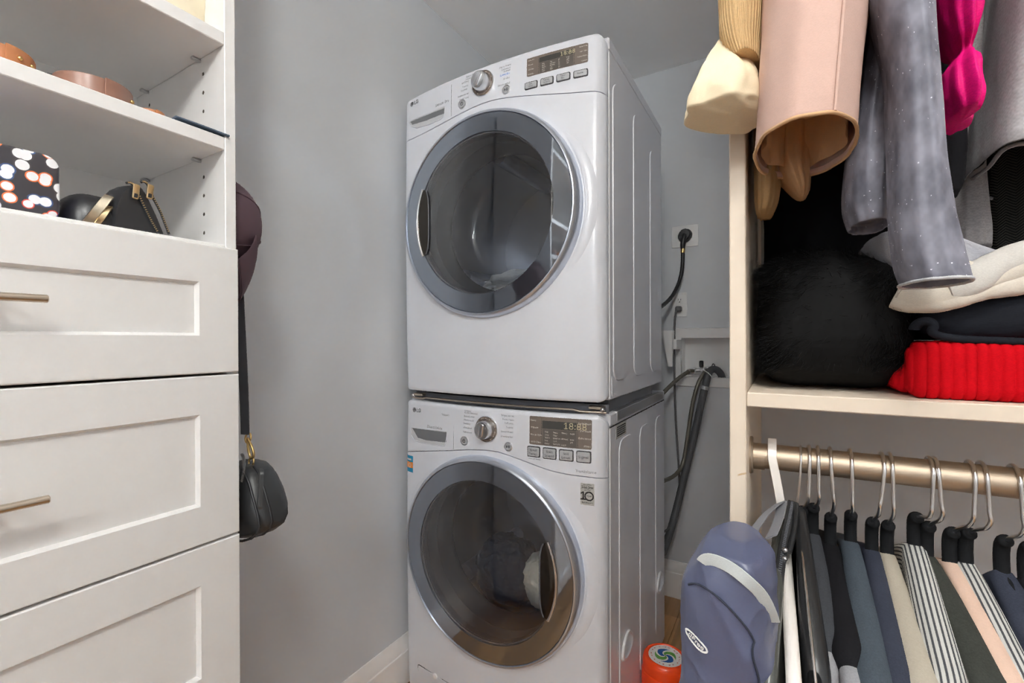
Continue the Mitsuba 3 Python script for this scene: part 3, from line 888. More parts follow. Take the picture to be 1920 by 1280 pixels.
M['cloth_white'] = mat('cloth_white', pr(srgb(214, 214, 214), 0.85, sheen=0.3))
M['cloth_cream'] = mat('cloth_cream', pr(srgb(205, 200, 188), 0.85, sheen=0.3))
M['cloth_navy'] = mat('cloth_navy', pr(srgb(34, 42, 54), 0.8, sheen=0.3))
cloth_lump('white_laundry', (WXC - 0.02, 1.36, DOOR_D - 0.185), (0.14, 0.09, 0.055), 'cloth_white', 'crumpled white laundry lying in the dryer drum', 3)
cloth_lump('navy_laundry', (WXC - 0.055, 1.33, DOOR_W - 0.135), (0.115, 0.09, 0.12), 'cloth_navy', 'dark navy laundry lying in the washer drum', 4)
cloth_lump('cream_laundry', (WXC + 0.125, 1.33, DOOR_W - 0.13), (0.11, 0.09, 0.095), 'cloth_cream', 'cream laundry lying in the washer drum', 6)

# ---------------------------------------------------------------- left cabinet with open shelves above drawers
CXF, CXP = -0.770, -0.789                      # drawer fronts, panel edges
CY1, CYI = 0.4256, 0.4080                      # outer and inner face of its right side panel
CY0 = -0.215
CXB = -1.118
cab = thing('storage_cabinet', 'white closet cabinet with open shelves above shaker drawers', 'cabinet')
add(cab, 'side_panel', rbox(CXB, CXP, CYI, CY1, 0.02, 2.30, 0.0012), M['cabinet'], 30)
add(cab, 'side_panel', rbox(CXB, CXP, CY0, CY0 + 0.0176, 0.02, 2.30, 0.0012), M['cabinet'], 30)
add(cab, 'back_panel', rbox(CXB, CXB + 0.006, CY0 + 0.0176, CYI, 0.02, 2.30, 0.001), M['cabinet'], 30)
SH = [(1.329, 1.348), (1.504, 1.525), (1.6765, 1.6975), (2.02, 2.04), (2.28, 2.30)]
for a, b in SH:
    add(cab, 'shelf', rbox(CXB + 0.006, CXP, CY0 + 0.0176, CYI, a, b, 0.0012), M['cabinet'], 30)
add(cab, 'toe_kick', rbox(CXP - 0.05, CXP - 0.035, CY0 + 0.0176, CYI, 0.001, 0.09, 0.001), M['cabinet'], 30)
for (ca, cz) in ((376, 1.6765), (279, 1.6765), (376, 1.504), (280, 1.504)):
    x = at(ca, 200, y=CYI)[0]
    m = cat(mv(rot(trimesh.creation.cylinder(0.0026, 0.014, sections=14), (1, 0, 0), 90), x, CYI - 0.006, cz - 0.0028),
            rbox(x - 0.0045, x + 0.0045, CYI - 0.014, CYI - 0.001, cz - 0.0055, cz - 0.0005, 0.0015))
    add(cab, 'shelf_pin', m, M['steel'], 30)
M['hole'] = mat('hole', pr(srgb(70, 64, 58), 0.8))
xh = [at(381.5, 200, y=CYI)[0], at(281, 300, y=CYI)[0]]
for x in xh:
    for z0, z1 in ((1.348, 1.504), (1.525, 1.6765), (1.6975, 2.02)):
        for z in np.arange(z0 + 0.028, z1 - 0.02, 0.032):
            add(cab, 'pin_hole', lathe([(0.0032, -0.0006), (0.0030, 0.0003), (0.0001, 0.0003)], (x, CYI, z), 10), M['hole'], 30)


def shaker(z0, z1, key):
    """A drawer front: frame of stiles and rails around a recessed panel, and a bar handle."""
    y0, y1 = CY0 + 0.004, 0.4185
    d = add(cab, 'drawer', rbox(CXP + 0.001, CXF - 0.007, y0 + 0.01, y1 - 0.01, z0 + 0.01, z1 - 0.01, 0.001), M['cabinet'], 30)
    st = 0.0605
    xb, xf, bev = CXF - 0.0095, CXF, 0.0016
    o = lambda m, x: np.array([[x, y0 + m, z0 + m], [x, y1 - m, z0 + m], [x, y1 - m, z1 - m], [x, y0 + m, z1 - m]])
    rr = [o(0, xb - 0.009), o(0, xf - bev), o(bev, xf), o(st - bev, xf), o(st + 0.0035, xb + 0.001), o(st + 0.005, xb - 0.003)]
    fr = rings(rr, False, False)
    add(d, 'frame', fixed(fr), M['cabinet'], 20)
    zc, yc = (z0 + z1) / 2, 0.104
    ya, yb = yc - 0.080, yc + 0.080
    bar = rings([np.column_stack([CXF + 0.031 + r * np.cos(t), np.full(20, y), zc + r * np.sin(t)]) for r, y in ((0.0036, ya), (0.0048, ya + 0.001), (0.0048, yb - 0.001), (0.0036, yb)) for t in [np.linspace(0, 2 * np.pi, 20, endpoint=False)]])
    h = add(d, 'handle', fixed(bar), M['nickel'], 40, 'brushed nickel bar handle')
    for y in (yc - 0.064, yc + 0.040):
        add(h, 'post', mv(rot(trimesh.creation.cylinder(0.004, 0.046, sections=16), (0, 1, 0), 90), CXF + 0.010, y, zc), M['nickel'], 30)


for i, (a, b) in enumerate(((1.1395, 1.3400), (0.8760, 1.1355), (0.6110, 0.8720), (0.3460, 0.6070), (0.0950, 0.3420))):
    shaker(a, b, i)


# ---------------------------------------------------------------- things on its shelves
def strap_arc(pts, width, thick):
    """A belt standing on its edge along a plan curve."""
    return ribbon(smooth_path(pts, 60), width, thick, (0, 0, 1))


M['tan'] = mat('tan', pr(srgb(176, 116, 78), 0.42, specular=0.4))
M['brown'] = mat('brown', pr(srgb(134, 98, 84), 0.32, specular=0.5))
M['blackleather'] = mat('blackleather', pr(srgb(36, 37, 40), 0.34, specular=0.5))
M['gold'] = mat('gold', pr(srgb(228, 206, 166), 0.25, metallic=1.0))
M['bluecard'] = mat('bluecard', pr(srgb(70, 86, 104), 0.5))
Z2 = 1.525


def coil(name, cx, cy, ra, rb, width, turns, m, label, buckle=False, tilt=0):
    k = thing(name, label, 'belt')
    t = np.linspace(0, 2 * np.pi * turns, 90)
    rr = 1 - 0.05 * t / (2 * np.pi)
    p = np.column_stack([cx + ra * rr * np.cos(t + 0.6), cy + rb * rr * np.sin(t + 0.6), np.full(90, Z2 + width / 2)])
    add(k, 'strap', rot(ribbon(p, width, 0.0034, (0, 0, 1)), (0, 1, 0), tilt, (cx, cy, Z2)), M[m], 40)
    return k, p


def above(px, py, x):
    return at(px, py, x=x)


def belt(name, m, label, px0, px1, pyt, x_front, depth, stud=None):
    """A rolled belt lying just behind the shelf edge: px0..px1 its width in the picture, pyt the top of its upper edge there."""
    a, b = at(px0, pyt, x=x_front), at(px1, pyt, x=x_front)
    top = max(a[2], b[2])
    return a, b, top


# left, tan belt: a coil standing on its edge
a, b = at(-75, 108, x=-0.835), at(84, 130, x=-0.835)
k = thing('tan_belt', 'tan leather belt rolled up at the left end of the middle shelf', 'belt')
cx, cy, ry = -0.880, (a[1] + b[1]) / 2, (b[1] - a[1]) / 2
t = np.linspace(0, 4 * np.pi, 120)
p = np.column_stack([cx + 0.05 * (1 - t * 0.02) * np.cos(t), cy + ry * (1 - t * 0.02) * np.sin(t), np.full(120, Z2 + 0.0185)])
add(k, 'strap', ribbon(p, 0.036, 0.003, (0, 0, 1)), M['tan'], 40)
for yy in (cy + ry * 0.72, cy + ry * 0.35):
    xx = cx + 0.05 * math.sqrt(max(0, 1 - ((yy - cy) / ry) ** 2)) + 0.002
    add(k, 'stud', mv(trimesh.creation.icosphere(2, 0.0028), xx, yy, Z2 + 0.024), M['brass'], True)

a, b = at(78, 135, x=-0.90), at(165, 150, x=-0.90)
k = thing('black_belt', 'black belt rolled up behind the brown belt', 'belt')
cx, cy, ry = -0.945, (a[1] + b[1]) / 2 , (b[1] - a[1]) / 2 * 1.25
p = np.column_stack([cx + 0.045 * (1 - t * 0.02) * np.cos(t), cy + ry * (1 - t * 0.02) * np.sin(t), np.full(120, Z2 + 0.0265)])
add(k, 'strap', ribbon(p, 0.052, 0.003, (0, 0, 1)), M['blackleather'], 40)

a, b = at(112, 150, x=-0.83), at(264, 190, x=-0.83)
k = thing('brown_belt', 'shiny brown leather belt rolled up in the middle of the middle shelf', 'belt')
cx, cy, ry = -0.866, (a[1] + b[1]) / 2, (b[1] - a[1]) / 2
p = np.column_stack([cx + 0.046 * (1 - t * 0.02) * np.cos(t), cy + ry * (1 - t * 0.02) * np.sin(t), np.full(120, Z2 + 0.0185)])
add(k, 'strap', ribbon(p, 0.036, 0.0032, (0, 0, 1)), M['brown'], 40)
yy = cy + ry * 0.80
add(k, 'stud', mv(trimesh.creation.icosphere(2, 0.0030), cx + 0.046 * 0.6 + 0.003, yy, Z2 + 0.022), M['brass'], True)

a, b = at(262, 203, x=-0.84), at(322, 212, x=-0.84)
k = thing('narrow_belt', 'narrow light brown belt coil beside the brown belt', 'belt')
cx, cy, ry = -0.872, (a[1] + b[1]) / 2, (b[1] - a[1]) / 2
p = np.column_stack([cx + 0.032 * (1 - t * 0.025) * np.cos(t), cy + ry * (1 - t * 0.025) * np.sin(t), np.full(120, Z2 + 0.0135)])
add(k, 'strap', ribbon(p, 0.026, 0.003, (0, 0, 1)), M['tan'], 40)

a, b = at(318, 218, x=-0.815), at(415, 250, x=-0.815)
p = np.array([[-0.815, a[1], Z2 + 0.006], [-0.812, (a[1] * 0.5 + b[1] * 0.5), Z2 + 0.0052], [-0.808, b[1], Z2 + 0.0030]])
solo('blue_strap', ribbon(smooth_path(p, 24), 0.05, 0.003, (1, 0, 0.0)), M['bluecard'], 'flat slate blue strap lying at the right end of the middle shelf', 'strap', 30)

# polka-dot pouch
Z1 = 1.348
pd = thing('polka_dot_pouch', 'black pouch with white and red polka dots and a purple edge', 'pouch')
a, b = at(-80, 300, x=-0.83), at(112, 300, x=-0.83)
y0, y1 = a[1], b[1]
ztop = at(60, 283, x=-0.83)[2]
ph = ztop - Z1 - 0.001
pw = y1 - y0


def dots(p, n, uv):
    u, v = p.y / 0.0165, p.z / 0.0165
    d1, d2, w = mikit.voronoi(u, v)
    r = 0.30 + 0.16 * w
    c = mikit.mix(srgb(232, 232, 236), srgb(52, 50, 56), mikit.smoothstep(r * 0.86, r * 0.90, d1))
    ring = mikit.smoothstep(r * 0.86, r * 0.90, d1) * (1 - mikit.smoothstep(r * 1.08, r * 1.12, d1))
    rc = dr.select(w < 0.35, mi.Color3f(0.62, 0.06, 0.04), dr.select(w < 0.55, mi.Color3f(0.75, 0.16, 0.05), dr.select(w < 0.7, mi.Color3f(0.04, 0.08, 0.2), mi.Color3f(0.05, 0.045, 0.05))))
    return c * (1 - ring) + rc * ring


M['dots'] = mat('dots', pr(mikit.proc(dots), 0.25, specular=0.5, clearcoat=0.5))
M['purple'] = mat('purple', pr(srgb(104, 84, 176), 0.45))
out = rrect(pw, ph, 0.016, 8)
R3 = []
for s, dx in ((0.90, 0.0), (0.975, 0.002), (1.0, 0.010), (1.0, 0.034), (0.975, 0.042), (0.90, 0.044)):
    R3.append(np.column_stack([np.full(len(out), -0.826 - dx), (y0 + y1) / 2 + out[:, 0] * s, Z1 + 0.001 + ph / 2 + out[:, 1] * s]))
add(pd, 'body', fixed(rings(R3)), M['dots'], 50)
loop = np.column_stack([np.full(len(out), -0.826 - 0.022), (y0 + y1) / 2 + out[:, 0] * 1.006, Z1 + 0.0012 + ph / 2 + out[:, 1] * 1.0])
add(pd, 'edge_band', fixed(rings([loop + [d, 0, 0] + np.c_[np.zeros(len(out)), out * e] for d, e in ((-0.008, 0.004), (-0.008, 0.012), (0.012, 0.012), (0.012, 0.004))], False, False)), M['purple'], 40, 'purple edge band')
add(pd, 'zip_line', tube(np.vstack([loop, loop[:1]]) + [-0.009, 0, 0], 0.0016, 6, False), M['blackleather'], 60)


# black clutch with a gold bar, and a black pouch with two zips
def prism_x(poly_px, x0, x1, round_=0.004):
    """A shape drawn on the plane x = x0 by picture corners, running back to x1 with rounded edges."""
    pts = np.array([at(q[0], q[1], x=x0)[1:] for q in poly_px])
    g = Polygon(pts).buffer(-round_).buffer(round_, quad_segs=5)
    res = []
    for off, f in ((round_, 0.0), (round_ * 0.3, 0.12), (0, 0.3), (0, 0.7), (round_ * 0.3, 0.88), (round_, 1.0)):
        c = np.array(g.buffer(-off).exterior.coords)[:-1]
        line = LineString(np.vstack([c, c[:1]]))
        s = np.array([line.interpolate(q, normalized=True).coords[0] for q in np.linspace(0, 1, 80, endpoint=False)])
        k0 = np.argmin(np.abs(s[:, 0] - s[:, 0].min()))
        s = np.roll(s, -k0, 0)
        res.append(np.column_stack([np.full(80, x0 + (x1 - x0) * f), s]))
    return fixed(rings(res))


M['nickelgold'] = mat('nickelgold', pr(srgb(206, 196, 176), 0.25, metallic=1.0))
cl = thing('black_clutch', 'rounded black leather clutch with a gold bar clasp', 'clutch')
xq = -0.835
# body: a soft dome lying on the deck
a, b = at(118, 400, x=xq), at(228, 425, x=xq)
tp = at(175, 358, x=xq)
cy = (a[1] + b[1]) / 2
s = trimesh.creation.icosphere(5, 1.0)
v = np.array(s.vertices)
v = np.sign(v) * np.abs(v) ** 0.75
v *= [0.05, (b[1] - a[1]) / 2 * 1.18, (tp[2] - Z1) / 1.0]
v[:, 2] = np.maximum(v[:, 2], 0)
add(cl, 'body', trimesh.Trimesh(v + [xq - 0.04, cy + 0.006, Z1 + 0.0005], s.faces, process=False), M['blackleather'], True)
for (pa, pb, w, m) in (((162, 418), (205, 368), 0.011, 'nickelgold'), ((181, 420), (206, 388), 0.007, 'gold')):
    q0, q1 = at(*pa, x=xq + 0.012), at(*pb, x=xq + 0.006)
    path = smooth_path([q0, (q0 + q1) / 2 + [0.003, 0, 0.001], q1], 20)
    add(cl, 'clasp', ribbon(path, w, 0.0035, (0.0, 1, 0.6)), M[m], 40, 'gold clasp bar')
zp = thing('zip_pouch', 'black leather pouch with two gold zippers', 'pouch')
x0 = -0.822
poly = [(205, 425), (212, 392), (222, 360), (233, 343), (246, 340), (260, 346), (274, 343), (290, 372), (304, 402), (319, 440), (262, 434)]
add(zp, 'body', prism_x([(206, 430), (207, 395), (216, 366), (233, 345), (250, 343), (270, 346), (282, 364), (300, 402), (318, 446), (262, 440)], x0, x0 - 0.075, 0.006), M['blackleather'], 40)
for pp in ([(236, 343), (248, 345), (258, 362), (272, 392), (284, 416), (297, 438)], [(264, 342), (274, 343), (285, 366), (298, 392), (308, 416), (317, 439)]):
    path = smooth_path([at(*q, x=x0 + 0.003) for q in pp], 60)
    z = add(zp, 'zipper', tube(path, 0.0016, 8), M['blackleather'], 50)
    teeth = []
    for i in range(2, 58, 2):
        for s_ in (0, 1):
            d = path[min(i + 1, 59)] - path[i - 1]
            d /= np.linalg.norm(d)
            teeth.append(mv(frame_at(trimesh.creation.box((0.0012, 0.0040, 0.0022)), (0, 0, 0), d, (1, 0, 0)), path[i] + [0.0006, 0, 0]))
    labels[add(z, 'zip_teeth', cat(*teeth), M['gold'], False)] = {'kind': 'stuff'}
    hd = path[14] + [0.003, 0, 0]
    pl = plate(0.008, 0.022, 0.0022, 0.002, 0.0006)
    pull = cat(mv(pl, 0, -0.006, 0))
    add(z, 'zip_pull', frame_at(pull, hd, (0, 1, -0.1), (0, 0.12, 1)), M['gold'], 30, 'gold zip pull')
    add(z, 'pull_hole', frame_at(mv(plate(0.0046, 0.006, 0.0006, 0.001, 0.0002), 0, -0.012, 0.0022), hd, (0, 1, -0.1), (0, 0.12, 1)), M['blackleather'], 30)

# cream cloth bundle on the topmost visible shelf
Z3 = 1.6975
a, b = at(300, 0, x=-0.83), at(418, 0, x=-0.83)
s = trimesh.creation.icosphere(5, 1.0)
v = np.array(s.vertices)
v = np.sign(v) * np.abs(v) ** 0.55
fold = 1 + 0.05 * np.sin(v[:, 1] * 7 + v[:, 2] * 3) + 0.04 * meshkit.fbm(v * 2.2, 3, 4)
v = v * fold[:, None] * [0.06, 0.085, 0.075]
v[:, 2] = np.maximum(v[:, 2], -0.068)
solo('cream_blanket', trimesh.Trimesh(v + [-0.90, b[1] - 0.085, Z3 + 0.0685], s.faces, process=False), 'mat_cloth_ivory', 'folded ivory cloth on the shelf above the belts', 'cloth', True)
mat('cloth_ivory', pr(srgb(206, 196, 172), 0.8, sheen=0.3))

# ---------------------------------------------------------------- hanging on hooks at the cabinet's side
hk = thing('wall_hook', 'small brass hook on the cabinet side holding the cap and the bag', 'hook')
add(hk, 'back_plate', frame_at(plate(0.022, 0.06, 0.004, 0.008, 0.001), (-0.90, CY1, 1.42), (-1, 0, 0), (0, 0, 1)), M['brass'], 30)
add(hk, 'arm', tube(smooth_path([(-0.90, CY1 + 0.002, 1.425), (-0.90, CY1 + 0.03, 1.405), (-0.90, CY1 + 0.05, 1.405), (-0.90, CY1 + 0.058, 1.43)], 24), 0.004, 10), M['brass'], 60)

# baseball cap hanging crown outward, brim down
M['maroon'] = mat('maroon', pr(srgb(82, 62, 70), 0.75, sheen=0.3))
cp = thing('baseball_cap', 'dusky maroon baseball cap hanging beside the cabinet', 'cap')
ccx, ccz = -0.90, at(470, 430, x=-0.86)[2] + 0.005
A, B, C = 0.090, 0.083, 0.092
th = np.linspace(0, np.pi / 2, 18)
ph_ = np.linspace(0, 2 * np.pi, 49)[:-1]
rs = []
for t_ in th:
    rad = math.cos(t_) ** 0.72
    r = [[ccx + A * rad * math.cos(p_), CY1 + 0.006 + B * math.sin(t_), ccz + C * rad * math.sin(p_)] for p_ in ph_]
    rs.append(r)
rs = [np.array(r) for r in rs]
crown = rings(rs, False, True)
inner = rings([np.array(r) * [1, 1, 1] * 1.0 + (np.array([ccx, CY1 + 0.006, ccz]) - np.array(r)) * 0.03 for r in rs], False, True)
inner.invert()
crown = cat(crown, inner)
add(cp, 'crown', crown, M['maroon'], 50)
for k_ in range(6):
    p_ = 2 * np.pi * k_ / 6 + np.pi / 6
    path = np.array([[ccx + (A + 0.0006) * math.cos(t_) ** 0.72 * math.cos(p_), CY1 + 0.006 + (B + 0.0006) * math.sin(t_), ccz + (C + 0.0006) * math.cos(t_) ** 0.72 * math.sin(p_)] for t_ in np.linspace(0.02, 1.55, 24)])
    add(cp, 'seam', tube(path, 0.0011, 6), M['maroon'], 60)
add(cp, 'top_button', mv(trimesh.creation.icosphere(2, 0.006), ccx, CY1 + 0.006 + B, ccz), M['maroon'], True)
u = np.linspace(-1, 1, 21)
sheet = []
for s_ in np.linspace(0, 1, 10):
    row_ = []
    for q in u:
        xx = ccx + 0.012 + 0.078 * q * (1 - 0.10 * s_)
        zz = ccz - C * 0.62 * math.sqrt(max(0.04, 1 - (0.9 * q) ** 2)) - s_ * 0.088 * math.sqrt(max(0.0, 1 - 0.72 * q * q))
        yy = CY1 + 0.074 - 0.030 * q * q - 0.026 * s_ * s_
        row_.append([xx, yy, zz])
    sheet.append(row_)
sheet = np.array(sheet)
top_ = sheet + [0, 0.003, 0]
loop = [np.vstack([top_[i], sheet[i][::-1]]) for i in range(10)]
add(cp, 'brim', fixed(rings(loop)), M['maroon'], 40)

# cross-body bag on a long strap
M['charcoal_strap'] = mat('charcoal_strap', pr(srgb(66, 67, 71), 0.7))
M['bag'] = mat('bag', pr(srgb(46, 48, 50), 0.38, specular=0.5))
bg = thing('crossbody_bag', 'small black leather crossbody bag hanging on a gray strap', 'bag')
yb = CY1 + 0.052
P0 = at(452, 565, y=yb)
P1 = at(463, 815, y=yb)
top = np.array([P0[0] - 0.012, yb, 1.412])
path = smooth_path([top, P0 + [-0.006, 0, 0], (P0 + P1) / 2 + [-0.004, 0, 0], P1 + [-0.006, 0, 0]], 40)
add(bg, 'strap', ribbon(path, np.linspace(0.024, 0.020, 40), 0.002, (1, 0.25, 0)), M['charcoal_strap'], 40, 'gray webbing strap')
back = path - [0.075, 0, 0]
add(bg, 'strap', ribbon(smooth_path([top + [-0.004, 0.002, 0], back[12], back[30], P1 + [-0.13, 0, -0.03]], 40), 0.022, 0.002, (1, 0.25, 0)), M['charcoal_strap'], 40)


def dring(c, r, w, m=0.0018, deg=0):
    t_ = np.linspace(0, 2 * np.pi, 25)
    return tube(np.column_stack([c[0] + r * np.cos(t_), np.full(25, c[1]) + 0.2 * r * np.sin(t_), c[2] + w * np.sin(t_)]), m, 8, False)


c = P1 + [0.0, 0.002, -0.006]
add(bg, 'ring', dring(c, 0.0085, 0.0085), M['brass'], 60, 'brass ring')
q0, q1 = at(464, 820, y=yb), at(474, 860, y=yb)
t_ = np.linspace(0, 2 * np.pi, 33)
mid_, ax = (q0 + q1) / 2, (q1 - q0) / 2
lat = np.array([1, 0, 0]) - ax * ax[0] / (ax @ ax)
loop = mid_ + np.outer(np.cos(t_), ax * 0.9) + np.outer(np.sin(t_) * (0.6 - 0.4 * np.cos(t_ + np.pi)), lat * 0.011)
add(bg, 'clip', tube(loop, 0.0024, 8, False), M['brass'], 60, 'brass swivel clip')
add(bg, 'ring', dring(at(471, 866, y=yb), 0.0075, 0.0085), M['brass'], 60)
# body: soft rounded box seen edge-on; sections run downward
rows_ = [(868, 446, 484), (876, 440, 492), (890, 436, 499), (915, 432, 507), (940, 430, 515), (958, 428, 518.5), (972, 428, 515), (984, 430, 503), (992, 432, 486), (995.5, 436, 470)]
rs = []
ang = np.linspace(0, 2 * np.pi, 48, endpoint=False)
for py, pl_, pr_ in rows_:
    L_, R_ = at(pl_, py, y=yb), at(pr_, py, y=yb)
    cxx = (L_ + R_) / 2
    hx = abs(R_[0] - L_[0]) / 2
    hy = 0.042 * (0.55 + 0.45 * math.sin(math.pi * min(1, max(0.0, (py - 862) / 136))))
    ce, se = np.sign(np.cos(ang)) * np.abs(np.cos(ang)) ** 0.6, np.sign(np.sin(ang)) * np.abs(np.sin(ang)) ** 0.6
    rs.append(np.column_stack([cxx[0] + hx * ce, yb + hy * se, np.full(48, cxx[2])]))
add(bg, 'body', fixed(rings(rs)), M['bag'], 50)
for q in (0.012, -0.010):
    path = np.array([[r[:, 0].max() * 0 + (r[:, 0].mean() + (r[:, 0].max() - r[:, 0].mean()) * 0.99), yb + q - 0.02, r[0, 2]] for r in rs])
    add(bg, 'zip_seam', tube(path, 0.0022, 8), M['blackleather'], 60)
q0 = at(493, 905, y=yb - 0.03)
add(bg, 'front_pocket', frame_at(plate(0.030, 0.062, 0.006, 0.006, 0.002), at(492, 915, y=yb - 0.040) + [0, 0, 0], (1, -0.5, 0), (0.1, 0, 1)), M['bag'], 40)
zz = smooth_path([at(452, 850, y=yb - 0.016), at(458, 872, y=yb - 0.03), at(452, 905, y=yb - 0.036)], 30)
t = []
for i in range(1, 29):
    d = zz[i + 1 if i < 29 else i] - zz[i - 1]
    t.append(frame_at(trimesh.creation.box((0.0010, 0.005, 0.0018)), zz[i], d / np.linalg.norm(d), (1, 0, 0)))
labels[add(bg, 'zip_teeth', cat(*t), M['steel'], False)] = {'kind': 'stuff'}

# ---------------------------------------------------------------- back wall: outlets, cords, valve box, hoses
M['plate_white'] = mat('plate_white', pr(srgb(226, 226, 226), 0.3))
M['cord_black'] = mat('cord_black', pr(srgb(30, 30, 32), 0.4))
M['cord_grey'] = mat('cord_grey', pr(srgb(92, 92, 94), 0.45))
yw_ = YB - 0.0005


def wall_plate(name, label, ca, cb, r=0.004):
    a, b = at(*ca, y=YB), at(*cb, y=YB)
    w, h = abs(b[0] - a[0]), abs(b[2] - a[2])
    k = thing(name, label, 'outlet')
    c = (a + b) / 2
    add(k, 'cover_plate', frame_at(plate(w, h, 0.006, r, 0.0025), (c[0], YB, c[2]), (1, 0, 0), (0, 0, 1)), M['plate_white'], 30)
    return k, c, w, h


ok, oc, ow, oh = wall_plate('dryer_outlet', 'large white dryer outlet with a black plug in it', (1260, 466), (1309.5, 420))
add(ok, 'socket', lathe([(0.0005, 0.0075), (0.030, 0.0075), (0.0305, 0.005)], (oc[0], YB, oc[2]), 40), M['black'], 30)
pk = thing('dryer_power_cord', 'thick black power cord with a round plug on the upper outlet', 'power cord')
add(pk, 'plug', fixed(lathe([(0.0005, 0.0345), (0.020, 0.034), (0.026, 0.028), (0.029, 0.010), (0.029, 0.0076), (0.0005, 0.0076)], (oc[0] + 0.004, YB, oc[2] + 0.004), 40)), M['cord_black'], 40)
q = [at(1281, 452, y=YB - 0.03), at(1280.5, 466, y=YB - 0.03), at(1279, 478, y=YB - 0.03)]
add(pk, 'strain_relief', tube(smooth_path([[oc[0] + 0.004, YB - 0.022, oc[2]], q[0], q[1]], 16), np.linspace(0.016, 0.010, 16), 12), M['cord_black'], 50)
add(pk, 'collar', tube(np.array([q[1], at(1280, 474, y=YB - 0.03)]), 0.0095, 12), M['brass'], 50)
yd_ = 1.87
add(pk, 'cord', tube(smooth_path([q[1], at(1280, 490, y=YB - 0.03), at(1276, 520, y=YB - 0.04), at(1264, 549, y=YB - 0.08), at(1246, 570, y=YB - 0.18), at(1228, 582, y=1.90)], 50), 0.0085, 10), M['cord_black'], 60)

dk2, dc, dw, dh = wall_plate('duplex_outlet', 'white duplex outlet below the dryer plug', (1261, 594), (1288.5, 548))
for dz in (0.020, -0.020):
    f = add(dk2, 'receptacle', frame_at(plate(0.033, 0.028, 0.0015, 0.010, 0.0005), (dc[0], YB - 0.006, dc[2] + dz), (1, 0, 0), (0, 0, 1)), M['plate_white'], 30)
    for dx, hh in ((-0.006, 0.008), (0.006, 0.0065)):
        add(f, 'slot', frame_at(plate(0.0018, hh, 0.0004, 0.0003, 0.0001, 2), (dc[0] + dx, YB - 0.0075, dc[2] + dz + 0.003), (1, 0, 0), (0, 0, 1)), M['black'], False)
    add(f, 'ground_hole', frame_at(plate(0.004, 0.0045, 0.0004, 0.0018, 0.0001, 4), (dc[0], YB - 0.0075, dc[2] + dz - 0.008), (1, 0, 0), (0, 0, 1)), M['black'], False)
wc = thing('washer_power_cord', 'thin gray power cord hanging from the duplex outlet past the hoses', 'power cord')
p0 = np.array([dc[0] - 0.002, YB - 0.008, dc[2] - 0.020])
add(wc, 'plug', rbox(p0[0] - 0.013, p0[0] + 0.014, YB - 0.036, YB - 0.0077, p0[2] - 0.013, p0[2] + 0.012, 0.005), M['cord_grey'], 40)
pts = [(1270, 580, .03), (1266, 592, .045), (1264.5, 640, .05), (1264.5, 700, .06), (1266, 760, .07), (1269, 820, .075), (1273, 880, .08), (1274.5, 930, .085), (1271, 965, .10), (1260, 985, .15), (1243, 997, .25)]
add(wc, 'cord', tube(smooth_path([at(a, b, y=YB - c) for a, b, c in pts], 90), 0.0045, 8), M['cord_grey'], 60)

# recessed valve box: frame, liner, valves, hoses
vb = thing('valve_box', 'recessed white washer valve box with a wide frame in the back wall', 'valve box')
fa = at(1266, 615.5, y=YB)
fb = at(1266, 722.5, y=YB)
FX0, FZ1, FZ0 = fa[0], fa[2], fb[2]
FX1 = BX1 + (BX0 - FX0)
o = lambda x0, x1, z0, z1, y: np.array([[x0, y, z0], [x1, y, z0], [x1, y, z1], [x0, y, z1]])
fr = rings([o(FX0, FX1, FZ0, FZ1, YB - 0.0002), o(FX0, FX1, FZ0, FZ1, YB - 0.009), o(FX0 + 0.002, FX1 - 0.002, FZ0 + 0.002, FZ1 - 0.002, YB - 0.011),
            o(BX0 + 0.001, BX1 - 0.001, BZ0 + 0.001, BZ1 - 0.001, YB - 0.011), o(BX0 + 0.003, BX1 - 0.003, BZ0 + 0.003, BZ1 - 0.003, YB + 0.005)], False, False)
add(vb, 'frame', fixed(fr), M['plate_white'], 25)
ln = rings([o(BX0 + 0.002, BX1 - 0.002, BZ0 + 0.002, BZ1 - 0.002, YB - 0.008), o(BX0 + 0.004, BX1 - 0.004, BZ0 + 0.004, BZ1 - 0.004, YB + 0.085)], False, True)
ln.invert()
add(vb, 'liner', ln, M['plate_white'], False)
yv = YB + 0.012
for (px, py) in ((1299, 694.5), (1325.5, 693)):
    c = at(px, py, y=yv)
    v_ = add(vb, 'valve', cat(tube(np.array([c + [0, 0.06, 0], c + [0, -0.01, 0]]), 0.012, 16), tube(np.array([c + [0.0, 0.02, 0], c + [0.055 if px < 1310 else -0.02, 0.02, 0.003]]), 0.009, 14)), M['steel'], 40, 'metal hose valve')
    add(v_, 'collar', tube(np.array([c + [0, -0.006, 0], c + [0, -0.026, -0.002]]), 0.0145, 20), M['chrome'], 40)
c = at(1315, 683, y=YB + 0.02)
hd = add(vb, 'valve_handle', rbox(c[0] - 0.009, c[0] + 0.009, c[1] - 0.006, c[1] + 0.006, c[2] - 0.012, c[2] + 0.017, 0.003), M['black'], 30, 'black lever')
add(hd, 'lever_stem', rbox(c[0] - 0.006, c[0] + 0.006, c[1] - 0.005, c[1] + 0.005, c[2] - 0.035, c[2] - 0.012, 0.002), M['steel'], 30)


def braided(p, n, uv):
    return mikit.mix(srgb(96, 94, 88), srgb(128, 126, 118), mikit.noise(p.x * 600, p.y * 600, p.z * 600))


